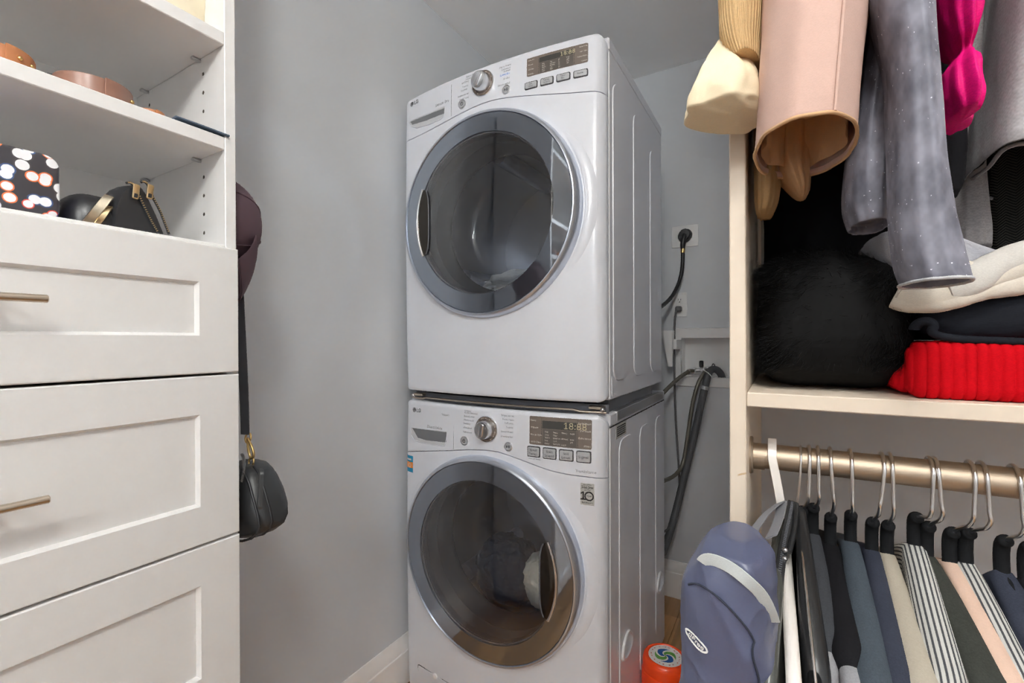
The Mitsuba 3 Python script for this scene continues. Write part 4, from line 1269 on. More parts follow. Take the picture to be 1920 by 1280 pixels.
M['braid'] = mat('braid', pr(srgb(112, 109, 100), 0.4, metallic=0.4))
M['hose'] = mat('hose', pr(srgb(76, 77, 80), 0.5))
h1 = thing('supply_hose', 'gray water hose running from the left valve behind the dryer', 'hose')
pts = [(1299, 695, .02), (1289, 698, .05), (1275, 707, .09), (1258, 722, .16), (1243, 737, .24), (1230, 750, .31)]
add(h1, 'hose', tube(smooth_path([at(a, b, y=YB - c) for a, b, c in pts], 50), 0.0085, 10), M['braid'], 60)
add(h1, 'nut', tube(np.array([at(1300, 694.5, y=YB + 0.0), at(1290, 697.5, y=YB - 0.045)]), 0.0125, 6), M['steel'], 20)
h2 = thing('supply_hose', 'gray water hose dropping from the right valve to the washer', 'hose')
pts = [(1325, 694, .02), (1316, 705, .04), (1308, 722, .055), (1299, 755, .065), (1292, 800, .075), (1286, 840, .085), (1279, 872, .10), (1266, 890, .15), (1250, 899, .22), (1236, 905, .30)]
add(h2, 'hose', tube(smooth_path([at(a, b, y=YB - c) for a, b, c in pts], 70), 0.0085, 10), M['braid'], 60)
h3 = thing('drain_hose', 'thick dark gray drain hose arching into the valve box', 'hose')
pts = [(1354, 712, -.02), (1352, 702, -.015), (1345, 694, -.005), (1337, 692, .01), (1330, 697, .03), (1325, 712, .045), (1317, 745, .055), (1303, 810, .07), (1286, 880, .085), (1268, 955, .12), (1252, 1010, .20), (1238, 1045, .28)]
pth = smooth_path([at(a, b, y=YB - c) for a, b, c in pts], 110)
add(h3, 'hose', tube(pth, np.full(110, 0.0155), 14), M['hose'], 60)
i0 = np.argmin(np.linalg.norm(pth - at(1322, 727, y=YB - 0.05), axis=1))
add(h3, 'clamp', tube(pth[i0 - 1:i0 + 2], 0.0172, 16), M['button'], 50, 'pale plastic clamp')
i1 = np.argmin(np.linalg.norm(pth - at(1334, 694, y=YB - 0.02), axis=1))
t_ = np.linspace(0, 2 * np.pi, 30)
add(h3, 'cable_tie', tube(smooth_path([at(1306, 692, y=YB - 0.03), at(1312, 691, y=YB - 0.04), at(1320, 694, y=YB - 0.045), at(1332, 703, y=YB - 0.055), at(1334, 710, y=YB - 0.045)], 30), 0.0022, 6), M['plate_white'], 60, 'white cable tie')
add(h3, 'hanger_loop', tube(smooth_path([at(1334, 691, y=YB - 0.01), at(1335.5, 684, y=YB - 0.01), at(1338, 682, y=YB - 0.01), at(1340.5, 691, y=YB - 0.01)], 20), 0.0022, 6), M['hose'], 60)

# tapered white cup clipped left of the valve box
c0_, c1_ = at(1240.5, 619.5, y=YB - 0.12), at(1264, 619.5, y=YB - 0.12)
b0_, b1_ = at(1252, 687, y=YB - 0.12), at(1261, 687, y=YB - 0.12)
rs = []
for t in np.linspace(0, 1, 8):
    L_, R_ = c0_ * (1 - t) + b0_ * t, c1_ * (1 - t) + b1_ * t
    c = (L_ + R_) / 2
    hx = (R_[0] - L_[0]) / 2
    oo = rrect(2 * hx, 1.3 * hx, 0.45 * hx, 5)
    rs.append(np.column_stack([c[0] + oo[:, 0], c[1] + oo[:, 1], np.full(len(oo), c[2])]))
cupk = thing('dryer_sheet_cup', 'tapered white plastic cup clipped beside the valve box', 'cup')
add(cupk, 'cup', fixed(rings(rs)), M['plate_white'], 40)
cc = at(1265, 640, y=YB - 0.1)
add(cupk, 'clip', cat(rbox(cc[0] - 0.004, cc[0] + 0.012, YB - 0.122, YB - 0.004, cc[2] - 0.035, cc[2] + 0.01, 0.002), rbox(cc[0], cc[0] + 0.012, YB - 0.016, YB - 0.0115, cc[2] - 0.045, cc[2] + 0.02, 0.001)), M['plate_white'], 30)

# ---------------------------------------------------------------- orange detergent tub on the floor
M['orange_gloss'] = mat('orange_gloss', pr(srgb(232, 72, 22), 0.22, specular=0.5, clearcoat=0.4))
tz = 0.19
A, B = at(1217, 1216, z=tz), at(1281, 1216, z=tz)
tc = at(1247.5, 1228, z=tz)
tr = 0.066
dt = thing('detergent_tub', 'orange laundry detergent tub on the floor beside the washer', 'tub')
add(dt, 'tub', lathe_z([(0.0005, 0.0), (tr * 0.98, 0.0), (tr * 1.06, 0.006), (tr * 1.10, 0.02), (tr * 1.10, tz - 0.055), (tr * 1.06, tz - 0.046), (tr * 1.0, tz - 0.043)], (tc[0], tc[1], 0.001), 64), M['orange_gloss'], 40)
lid = add(dt, 'lid', lathe_z([(tr * 1.0, tz - 0.044), (tr * 1.045, tz - 0.040), (tr * 1.045, tz - 0.018), (tr * 1.0, tz - 0.006), (tr * 0.90, tz - 0.001), (tr * 0.82, tz), (tr * 0.79, tz - 0.002), (tr * 0.78, tz - 0.003)], (tc[0], tc[1], 0.001), 64), M['orange_gloss'], 40)


def swirl(p, n, uv):
    x, y = (p.x - float(tc[0])) / (tr * 0.78), (p.y - float(tc[1])) / (tr * 0.78)
    r = dr.sqrt(x * x + y * y)
    a = dr.atan2(y, x) + r * 3.2
    s = dr.sin(a * 2)
    c = mikit.mix(srgb(222, 218, 210), srgb(30, 78, 140), mikit.smoothstep(0.25, 0.45, s))
    c = mikit.mix(c, mi.Color3f(*srgb(96, 150, 70)), mikit.smoothstep(0.35, 0.6, -s))
    c = mikit.mix(c, mi.Color3f(*srgb(226, 222, 218)), mikit.smoothstep(0.60, 0.64, r))
    ring = mikit.smoothstep(0.78, 0.80, r) * (1 - mikit.smoothstep(0.85, 0.87, r)) * mikit.smoothstep(0.1, 0.4, dr.sin(dr.atan2(y, x) * 22) * dr.sin(dr.atan2(y, x) * 5))
    return mikit.mix(c, mi.Color3f(*srgb(190, 96, 80)), ring)


M['swirl'] = mat('swirl', pr(mikit.proc(swirl), 0.3))
add(lid, 'round_label', lathe_z([(tr * 0.78, tz - 0.0034), (tr * 0.77, tz - 0.0022), (0.0005, tz - 0.0018)], (tc[0], tc[1], 0.001), 64, False), M['swirl'], True, 'round white label with a green and blue swirl')
# upright strip label on the tub, facing the room
M['purple_label'] = mat('purple_label', pr(srgb(72, 34, 84), 0.35))
fd = np.array([EYE[0] - tc[0], EYE[1] - tc[1], 0])
fd = fd / np.linalg.norm(fd)
fd = np.array([math.cos(math.atan2(fd[1], fd[0]) + 0.05), math.sin(math.atan2(fd[1], fd[0]) + 0.05), 0])
sd_ = np.array([-fd[1], fd[0], 0])


def wrap(m, r, z):
    """A flat mesh (u along the wall, v up, w out) bent round the tub."""
    v = np.array(m.vertices)
    a0 = math.atan2(fd[1], fd[0])
    an = a0 + v[:, 0] / r
    rr = r + v[:, 2]
    return trimesh.Trimesh(np.column_stack([tc[0] + rr * np.cos(an), tc[1] + rr * np.sin(an), z + v[:, 1]]), np.array(m.faces), process=False)


lb = add(dt, 'strip_label', wrap(plate(0.030, 0.085, 0.0008, 0.002, 0.0003).subdivide(), tr * 1.10, 0.085), M['purple_label'], 30, 'narrow dark purple strip label with lettering')
M['label_yellow'] = mat('label_yellow', pr(srgb(206, 200, 110), 0.4))
M['label_pale'] = mat('label_pale', pr(srgb(190, 200, 225), 0.4))
for s_, u, m in (('REMOVE TAPE', 0.0085, 'label_pale'), ('LIFT HERE', -0.0005, 'label_yellow'), ('TO OPEN', -0.0095, 'label_pale')):
    tx = rot(text(s_, 0.0062, 0.0004, True, 'c'), (0, 0, 1), 90)
    labels[add(lb, 'label_words', wrap(mv(tx, u + 0.003, 0, 0.0008), tr * 1.10, 0.085), M[m], False)] = {'kind': 'stuff'}

# ---------------------------------------------------------------- right closet: panel, shelf, rods
PYF, PYB = 0.64, YP - 0.001
PX0, PX1 = at(1368, 800, y=PYF)[0], at(1399, 800, y=PYF)[0]
SZ1, SZ0 = 1.1230, 1.1052
CXR = 1.12
clo = thing('closet_frame', 'off-white closet divider panel with one shelf on the right', 'closet')


def fleck(p, n, uv):
    d = dr.abs((p.z - (1.0115 + 0.9 * (p.x - PX0) - 18 * dr.square(p.x - PX0))))
    s = (1 - mikit.smoothstep(0.0006, 0.0018, d)) * mikit.smoothstep(PX0 + 0.008, PX0 + 0.011, p.x) * (1 - mikit.smoothstep(PYF + 0.002, PYF + 0.004, p.y))
    return mikit.mix(srgb(208, 194, 177), srgb(178, 146, 106), s * 0.8)


M['closet_panel'] = mat('closet_panel', pr(mikit.proc(fleck), 0.45))
add(clo, 'divider_panel', rbox(PX0, PX1, PYF, PYB, 0.002, 2.32, 0.0012), M['closet_panel'], 30)
add(clo, 'end_panel', rbox(CXR, CXR + 0.019, PYF, PYB, 0.002, 2.32, 0.0012), M['closet'], 30)
add(clo, 'shelf', rbox(PX1 + 0.0003, CXR, PYF + 0.004, PYB, SZ0, SZ1, 0.0012), M['closet'], 30)
add(clo, 'shelf', rbox(PX1 + 0.0003, CXR, PYF + 0.004, PYB, 2.10, 2.119, 0.0012), M['closet'], 30)
RY, RR = 0.722, 0.0168
ra, rb = at(1425, 853.5, y=RY), at(1905, 905.5, y=RY)
RZ = (ra[2] + rb[2]) / 2
SLOPE = (rb[2] - ra[2]) / (rb[0] - ra[0])
rz = lambda x: ra[2] + SLOPE * (x - ra[0])


def rod(name, z, label, lo):
    k = thing(name, label, 'rod')
    path = np.array([[x, RY, z(x)] for x in (PX1 + 0.001, 0.1, 0.4, 0.8, CXR - 0.001)])
    add(k, 'pole', tube(path, RR, 40), M['rod'], 50)
    for x, s in ((PX1, 1), (CXR, -1)):
        zz = z(x)
        a = np.linspace(0, 2 * np.pi, 40, endpoint=False)
        prof = [(RR + 0.0085, 0.0), (RR + 0.009, 0.002), (RR + 0.0075, 0.0042), (RR + 0.001, 0.0045)]
        add(k, 'flange', fixed(rings([np.column_stack([np.full(40, x + s * d), RY + r * np.cos(a), zz + r * np.sin(a)]) for r, d in prof])), M['rod'], 40)
        b = np.linspace(math.pi * 0.98, math.pi * 2.02, 24)
        cup = [np.vstack([np.column_stack([np.full(24, x + s * d), RY + (RR + 0.0022) * np.cos(b), zz + (RR + 0.0022) * np.sin(b)]),
                          np.column_stack([np.full(24, x + s * d), RY + (RR + 0.0002) * np.cos(b[::-1]), zz + (RR + 0.0002) * np.sin(b[::-1])])]) for d in (0.001, 0.0175, 0.0180)]
        add(k, 'cup', fixed(rings(cup)), M['rod'], 40)
    return k


rod('lower_rod', rz, 'brushed nickel closet rod below the shelf with black velvet hangers on it', True)
UZ = 2.02
rod('upper_rod', lambda x: UZ, 'brushed nickel closet rod above the folded clothes', False)

# ---------------------------------------------------------------- fabrics
def weave(c0, c1, f=900.0, mottled=0.35):
    def fn(p, n, uv):
        t = mikit.noise(p.x * f, p.y * f, p.z * f) * (1 - mottled) + mikit.fbm(p.x * 30, p.y * 30, p.z * 30, 3) * mottled
        return mikit.mix(c0, c1, t)
    return fn


def fabric(name, c, spread=0.14, rough=0.85, f=900.0, mottled=0.35, **kw):
    c = np.array(srgb(*c))
    kw.setdefault('sheen', 0.25)
    kw.setdefault('specular', 0.12)
    M[name] = mat('fabric_' + name, pr(mikit.proc(weave((c * (1 - spread)).tolist(), (c * (1 + spread)).clip(0, 1).tolist(), f, mottled)), rough, **kw))


fabric('velvet_black', (26, 27, 29), 0.2, sheen=0.15)
fabric('f_black', (24, 24, 27), 0.25, sheen=0.1)
fabric('f_charcoal', (58, 60, 64), 0.2)
fabric('f_slate', (66, 74, 82), 0.2)
fabric('f_navy', (52, 56, 68), 0.2)
fabric('f_grey', (138, 138, 142), 0.12)
fabric('f_khaki', (168, 160, 146), 0.08)
fabric('f_olive', (56, 58, 54), 0.25)
fabric('f_peach', (214, 184, 166), 0.05)
fabric('camel', (190, 160, 118), 0.14)
fabric('darkcamel', (160, 130, 92), 0.14)
fabric('cream', (212, 198, 170), 0.05)
fabric('mauve', (184, 155, 144), 0.06)
fabric('tanlining', (188, 152, 116), 0.08)
fabric('magenta', (196, 16, 102), 0.2, rough=0.5, sheen=0.6, sheen_tint=0.8)
fabric('melange', (168, 168, 170), 0.22, f=500.0)
fabric('felt', (140, 136, 136), 0.25, f=600.0)
fabric('oat', (196, 188, 176), 0.08)
fabric('greyknit', (150, 150, 156), 0.15)
fabric('redknit', (178, 3, 18), 0.12, sheen=0.0)
fabric('blacknit', (26, 28, 34), 0.25, sheen=0.15)
fabric('fur', (15, 15, 16), 0.35, rough=0.7, sheen=0.1)
fabric('leather', (28, 29, 31), 0.15, rough=0.3, specular=0.5, sheen=0.0)
fabric('vinyl', (66, 68, 65), 0.15, rough=0.25, specular=0.5, sheen=0.0)
fabric('nylon', (76, 81, 105), 0.06, rough=0.34, specular=0.6, mottled=0.6, sheen=0.1)
fabric('greyband', (176, 180, 180), 0.06)
fabric('loopgrey', (112, 113, 118), 0.08)
M['whiteplastic'] = mat('whiteplastic', pr(srgb(236, 230, 224), 0.3))
M['hookmetal'] = mat('hookmetal', pr((0.86, 0.85, 0.84), 0.12, metallic=1.0))


def sparkle(p, n, uv):
    base = mikit.mix(srgb(80, 81, 92), srgb(124, 124, 136), mikit.smoothstep(0.2, 0.8, mikit.fbm(p.x * 60, p.y * 60, p.z * 34, 4)))
    c = mikit.cell_rand(p.x * 950, p.y * 950, p.z * 950)
    return mikit.mix(base, srgb(230, 230, 240), dr.select(c > 0.9965, mi.Float(0.6), mi.Float(0.0)))


M['sparkle'] = mat('sparkle', pr(mikit.proc(sparkle), 0.6, sheen=1.0))


def stripes(p, n, uv):
    u = uv.x / 0.0052
    s = mikit.smoothstep(0.50, 0.60, u - dr.floor(u)) * (1 - mikit.smoothstep(0.90, 1.0, u - dr.floor(u)))
    return mikit.mix(srgb(184, 184, 180), srgb(62, 64, 68), s)


M['stripes'] = mat('stripes', pr(mikit.proc(stripes), 0.85, sheen=0.3))


def herring(p, n, uv):
    u = p.x / 0.008
    k = dr.floor(u)
    f = u - k
    z = p.z / 0.004 + dr.select(dr.abs(k - 2 * dr.floor(k / 2)) > 0.5, f, 1 - f) * 2
    s = mikit.smoothstep(0.4, 0.6, z - dr.floor(z))
    return mikit.mix(srgb(26, 26, 27), srgb(74, 72, 66), s)


M['herring'] = mat('herring', pr(mikit.proc(herring), 0.85))


def cordlines(p, n, uv):
    u = uv.x * 260
    s = 0.5 + 0.5 * dr.sin(u)
    return mikit.mix(srgb(158, 128, 86), srgb(208, 178, 134), s)


M['cord'] = mat('cord', pr(mikit.proc(cordlines), 0.85, sheen=0.5))


# ---------------------------------------------------------------- garments on the lower rod
def slab(S, E, h0, h1, zb, fold=0.003, seed=0, m='f_black', stripes_=False, far=0.9, drop=0.0):
    """A garment over a hanger: a thin hanging body whose sloping upper edge runs from the collar S to the near shoulder E."""
    S, E = np.asarray(S, float), np.asarray(E, float)
    d = np.array([E[0] - S[0], E[1] - S[1], 0.0])
    L = np.linalg.norm(d)
    d /= L
    nrm = np.array([-d[1], d[0], 0])
    ss = np.r_[np.linspace(-L * far, L * 0.86, 44), L * (0.86 + 0.14 * np.sin(np.linspace(0, math.pi / 2, 12))[1:])]
    out, uvs = [], []
    arc = np.linspace(math.pi, 0, 17)
    rnd = np.random.default_rng(seed)
    for s in ss:
        t = abs(s) / L
        near = s > 0
        zt = S[2] - (S[2] - E[2]) * (t ** 1.12) - drop * t * t
        e = max(0.0, (t - (0.86 if near else 0.80)) / (0.14 if near else 0.10))
        h = (h0 + (h1 - h0) * min(t * 1.3, 1)) * math.sqrt(max(0.0, 1 - min(e, 1) ** 2)) + 0.0004
        zt -= 0.012 * e * e
        legs = np.linspace(zb, zt - h, 18)
        a = [(-h * (1 + 0.25 * min((zt - z) / 0.3, 1)), z) for z in legs[:-1]] + [(h * math.cos(q), zt - h + h * math.sin(q)) for q in arc] + [(h * (1 + 0.25 * min((zt - z) / 0.3, 1)), z) for z in legs[::-1][1:]]
        a = np.array(a)
        p = S * [1, 1, 0] + d * s + nrm * a[:, :1] + np.array([0, 0, 1.0]) * a[:, 1:]
        w = meshkit.fbm(np.column_stack([np.full(len(a), s * 22 + seed * 5.1), a[:, 1] * 7, np.full(len(a), seed * 2.3)]), 3, seed) - 0.5
        dep = np.clip((zt - a[:, 1]) / 0.06, 0.15, 2.0)
        p = p + nrm * (2 * fold * w * dep * min(1, 0.25 + h / max(h0, h1)))[:, None]
        out.append(p)
        seg = np.r_[0, np.cumsum(np.linalg.norm(np.diff(a, axis=0), axis=1))]
        mid = seg[len(legs) - 1 + 8]
        uvs.append(np.column_stack([seg - mid, np.full(len(a), s)]))
    k = len(out[0])
    v = np.vstack(out)
    f = []
    for i in range(len(out) - 1):
        a = i * k + np.arange(k - 1)
        f += [np.stack([a, a + 1, a + 1 + k], 1), np.stack([a, a + 1 + k, a + k], 1)]
        f.append(np.array([[i * k + k - 1, i * k, (i + 1) * k], [i * k + k - 1, (i + 1) * k, (i + 1) * k + k - 1]]))
    mesh = trimesh.Trimesh(v, np.vstack(f), process=False)
    uv = np.vstack(uvs)
    if mesh.face_normals[np.argmax(mesh.triangles_center[:, 2])][2] < 0:
        mesh.invert()
    return mesh, uv


def ridge_band(S, E, t0, h, zb):
    pass


GROUP_H = None
hk_no = 0


def hanger(label, top, bend, neck, end, body=True, wire=0.0021, ny=0.752, zend=0.855):
    """A black velvet hanger: chrome hook over the rod, bent back to the neck, two sloping arms."""
    k = thing('velvet_hanger', label, 'hanger')
    xt = at(top[0], top[1], y=RY)[0]
    B = at(bend[0], bend[1], y=RY - RR - wire)
    N = at(neck[0], neck[1], y=ny)
    zc = rz(xt)
    R = RR + wire + 0.0004
    arc = [[xt, RY - R * math.cos(a), zc + R * math.sin(a)] for a in np.radians(np.linspace(200, 8, 16))]
    low = [B + [0, 0, 0.006]]
    m = 0.72
    path = np.vstack([arc, [[xt * 0.6 + B[0] * 0.4, B[1], zc * 0.6 + B[2] * 0.4], [xt * 0.25 + B[0] * 0.75, B[1], zc * 0.25 + B[2] * 0.75]],
                      [B + [0, 0, 0.005], B * 0.86 + N * 0.14 + [0, -0.0015, 0], B * 0.6 + N * 0.4, N]])
    add(k, 'hook', tube(smooth_path(path, 90), wire, 10), M['hookmetal'], 60, 'chrome hook')
    if not body:
        return k, N, None
    up = (B - N) / np.linalg.norm(B - N)
    S = N + [0, 0, -0.040]
    add(k, 'neck', tube(smooth_path([N + up * 0.012, N, N + [0, 0.004, -0.014], S + [0, 0.002, 0.006], S], 24), np.r_[0.0052, np.full(22, 0.0072), 0.0078], 14), M['velvet_black'], 60)
    E = at(end[0], end[1], z=zend)
    d = (E - S) * [1, 1, 0]
    for s in (1, -1):
        far = S + d * s * 0.92 + [0, 0, (E[2] - S[2]) * 0.92 - 0.008]
        add(k, 'arm', tube(smooth_path([S, S + d * s * 0.12 + [0, 0, (E[2] - S[2]) * 0.06], (S + far) / 2, far], 24), 0.0062, 10), M['velvet_black'], 60)
    return k, S, E


def garment(name, label, S, E, m, h0=0.010, h1=0.014, fold=0.003, seed=0, start=0.012, inner=None, cat_='shirt', drop=0.0):
    S2 = np.asarray(S) + [0, 0, start]
    mesh, uv = slab(S2, E, h0, h1, 0.28, fold, seed, m, drop=drop)
    k = thing(name, label, cat_)
    add(k, 'cloth', mesh, M[m], True, uv=uv)
    if inner:
        im, hem_t = inner
        d = (np.asarray(E) - S2)
        E2 = S2 + d * 1.16 + [0, 0, -0.010]
        mesh, uv = slab(S2 + [0, 0, -0.012], E2, h0 * 0.6, h1 * 0.62, 0.285, fold, seed + 50, im, drop=drop)
        add(k, 'lining', mesh, M[im], True, 'pale gray lining below the hem', uv=uv)
    return k


G = [  # top of hook, bend, neck, near end, its z, garment
    ('bare black velvet hanger between the leather jacket and the charcoal shirt', (1517, 836), (1516, 937), (1503, 962), (1524, 1280), None),
    ('velvet hanger carrying the charcoal shirt', (1533, 838), (1536, 938), (1524, 956), (1552, 1208), ('f_charcoal', 'charcoal_shirt', 'charcoal shirt with a gray lining, beside the black leather jacket', .009, .014, ('f_grey', 1))),
    ('velvet hanger carrying the wide black shirt', (1556, 840), (1564, 946), (1557, 975), (1600, 1236), ('f_black', 'black_shirt', 'wide black shirt with a gray lining between the charcoal shirt and the slate top', .011, .017, ('f_grey', 1))),
    ('velvet hanger carrying the slate blue top', (1594, 844), (1599, 956), (1595, 969), (1640, 1282), ('f_slate', 'slate_blouse', 'slate blue top on the hanger right of the wide black shirt', .010, .015, None)),
    ('velvet hanger carrying the dark navy top with the gray lining', (1653, 850), (1650, 957), (1635, 984), (1686, 1266), ('f_navy', 'navy_blouse', 'dark navy top with a gray lining left of the khaki top', .009, .014, ('f_grey', 1))),
    ('velvet hanger carrying the khaki top', (1668, 852), (1676, 962), (1664, 990), (1734, 1284), ('f_khaki', 'khaki_blouse', 'khaki top between the navy top and the wide striped shirt', .009, .014, None)),
    ('velvet hanger carrying the left striped shirt', (1742, 856), (1747, 966), (1715, 973), (1782, 1284), ('stripes', 'striped_shirt', 'black and white striped shirt right beside the khaki top', .012, .016, None)),
    ('velvet hanger carrying the dark olive shirt', (1752, 855), (1768, 968), (1738, 992), (1868, 1284), ('f_olive', 'olive_shirt', 'dark olive shirt between the left striped shirt and the peach top', .011, .019, None)),
    ('velvet hanger carrying the peach top', (1818, 864), (1826, 977), (1782, 1003), (1908, 1284), ('f_peach', 'peach_blouse', 'peach pink top on the hanger left of the right striped shirt', .008, .012, None)),
    ('velvet hanger carrying the right striped shirt', (1840, 867), (1858, 984), (1812, 1004), (1932, 1276), ('stripes', 'striped_shirt', 'striped shirt right of the peach top, cut by the picture edge', .010, .013, None)),
    ('velvet hanger carrying the navy sweater', (1900, 873), (1921, 997), (1880, 1018), (1975, 1250), ('f_navy', 'navy_sweater', 'dark navy sweater at the right edge of the picture', .012, .018, None)),
    ('velvet hanger carrying the black top at the far right', (1955, 880), (1985, 1003), (1926, 1030), (2060, 1250), ('f_black', 'black_blouse', 'black top at the far right end of the lower rod', .010, .014, None)),
]
for i, (lab, top, bend, neck, end, g) in enumerate(G):
    end = (end[0] + 8, end[1] + 26) if end[1] > 1260 else end
    k, S, E = hanger(lab, top, bend, neck, end, zend=0.855 if end[1] > 1245 else 0.868)
    if g:
        m, nm, lb_, h0, h1, inner = g
        garment(nm, lb_, S, E, m, h0, h1, 0.0035, 11 + i, start=0.010, inner=inner, drop=0.0)

# white plastic hanger at the left end with the leather jacket, wire hanger beside it
wh = thing('plastic_hanger', 'white plastic hanger at the left end of the lower rod', 'hanger')
xt = at(1448, 845, y=RY)[0]
R = RR + 0.0042
arc = [[xt, RY - R * math.cos(a), rz(xt) + R * math.sin(a)] for a in np.radians(np.linspace(205, 10, 18))]
a0 = at(1452, 880, y=RY - R)
a1 = at(1464, 945, y=RY - R + 0.004)
a2 = at(1470, 985, y=RY - 0.006)
hp = smooth_path(np.vstack([arc, [a0, a1, a2]]), 80)
add(wh, 'hook', ribbon(hp, 0.0105, 0.0075, (1, 0.1, 0)), M['whiteplastic'], 50)
e0, e1 = at(1472, 1030, y=0.690), at(1489, 1290, z=0.858)
add(wh, 'arm', tube(smooth_path([a2, e0, (e0 + e1) / 2 + [0, 0, 0.002], e1], 40), 0.0068, 14), M['whiteplastic'], 60)
mir = lambda q: np.array([2 * a2[0] - q[0], 2 * (RY) - q[1], q[2]])
add(wh, 'arm', tube(smooth_path([a2, mir(e0), mir(e1)], 40), 0.0068, 14), M['whiteplastic'], 60)
wi = thing('wire_hanger', 'thin bare wire hanger between the white hanger and the velvet ones', 'hanger')
xt = at(1501, 850, y=RY)[0]
R = RR + 0.0014
arc = [[xt, RY - R * math.cos(a), rz(xt) + R * math.sin(a)] for a in np.radians(np.linspace(200, 8, 16))]
w0 = at(1500, 895, y=RY - R)
w1 = at(1494, 950, y=RY - R + 0.006)
add(wi, 'hook', tube(smooth_path(np.vstack([arc, [w0, w1]]), 60), 0.0014, 8), M['hookmetal'], 60)
e1 = at(1531, 1290, z=0.858)
for s in (1, -1):
    q = np.array([e1[0], e1[1], e1[2]]) if s > 0 else np.array([w1[0] - 0.02, 2 * RY - e1[1], e1[2]])
    add(wi, 'arm', tube(np.array([w1, (w1 + q) / 2 + [0, 0, 0.004], q]), 0.0014, 8), M['hookmetal'], 60)

lj = thing('leather_jacket', 'black leather jacket with a zipper hanging open around the white hanger', 'jacket')
S = at(1464, 962, y=0.715)
E = at(1438, 1290, z=0.862)
mesh, uv = slab(S, E, 0.007, 0.008, 0.30, 0.004, 71, far=0.8)
add(lj, 'left_front', mesh, M['vinyl'], True, uv=uv)
S = at(1499, 948, y=0.705)
E = at(1536, 1295, z=0.850)
mesh, uv = slab(S, E, 0.006, 0.012, 0.30, 0.005, 73, far=0.8)
add(lj, 'right_front', mesh, M['leather'], True, uv=uv)
zpts = smooth_path([at(1486, 940, y=0.700), at(1478, 980, y=0.675), at(1468, 1030, y=0.645), at(1458, 1110, y=0.60), at(1454, 1190, y=0.57), at(1452, 1290, y=0.54)], 90)
zk = add(lj, 'zipper', ribbon(zpts, 0.010, 0.003, (1, 0.2, 0.0)), M['leather'], 50)
tt = [frame_at(mv(trimesh.creation.box((0.0012, 0.0034, 0.0016)), 0, 0, 0.0012), zpts[i], zpts[i + 1] - zpts[i - 1], (1, 0.2, 0)) for i in range(1, 89)]
labels[add(zk, 'zip_teeth', cat(*tt), M['darkplastic'], False)] = {'kind': 'stuff'}
add(zk, 'zip_slider', mv(trimesh.creation.icosphere(2, 0.0032), zpts[36] + [0.003, -0.003, 0]), M['steel'], True)
zp2 = smooth_path([at(1492, 944, y=0.698), at(1490, 985, y=0.672), at(1479, 1035, y=0.642)], 40)
add(lj, 'zipper_edge', tube(zp2, 0.0035, 8), M['leather'], 60)
add(zk, 'zip_slider', mv(trimesh.creation.icosphere(2, 0.0034), at(1472, 1031, y=0.640)), M['steel'], True)


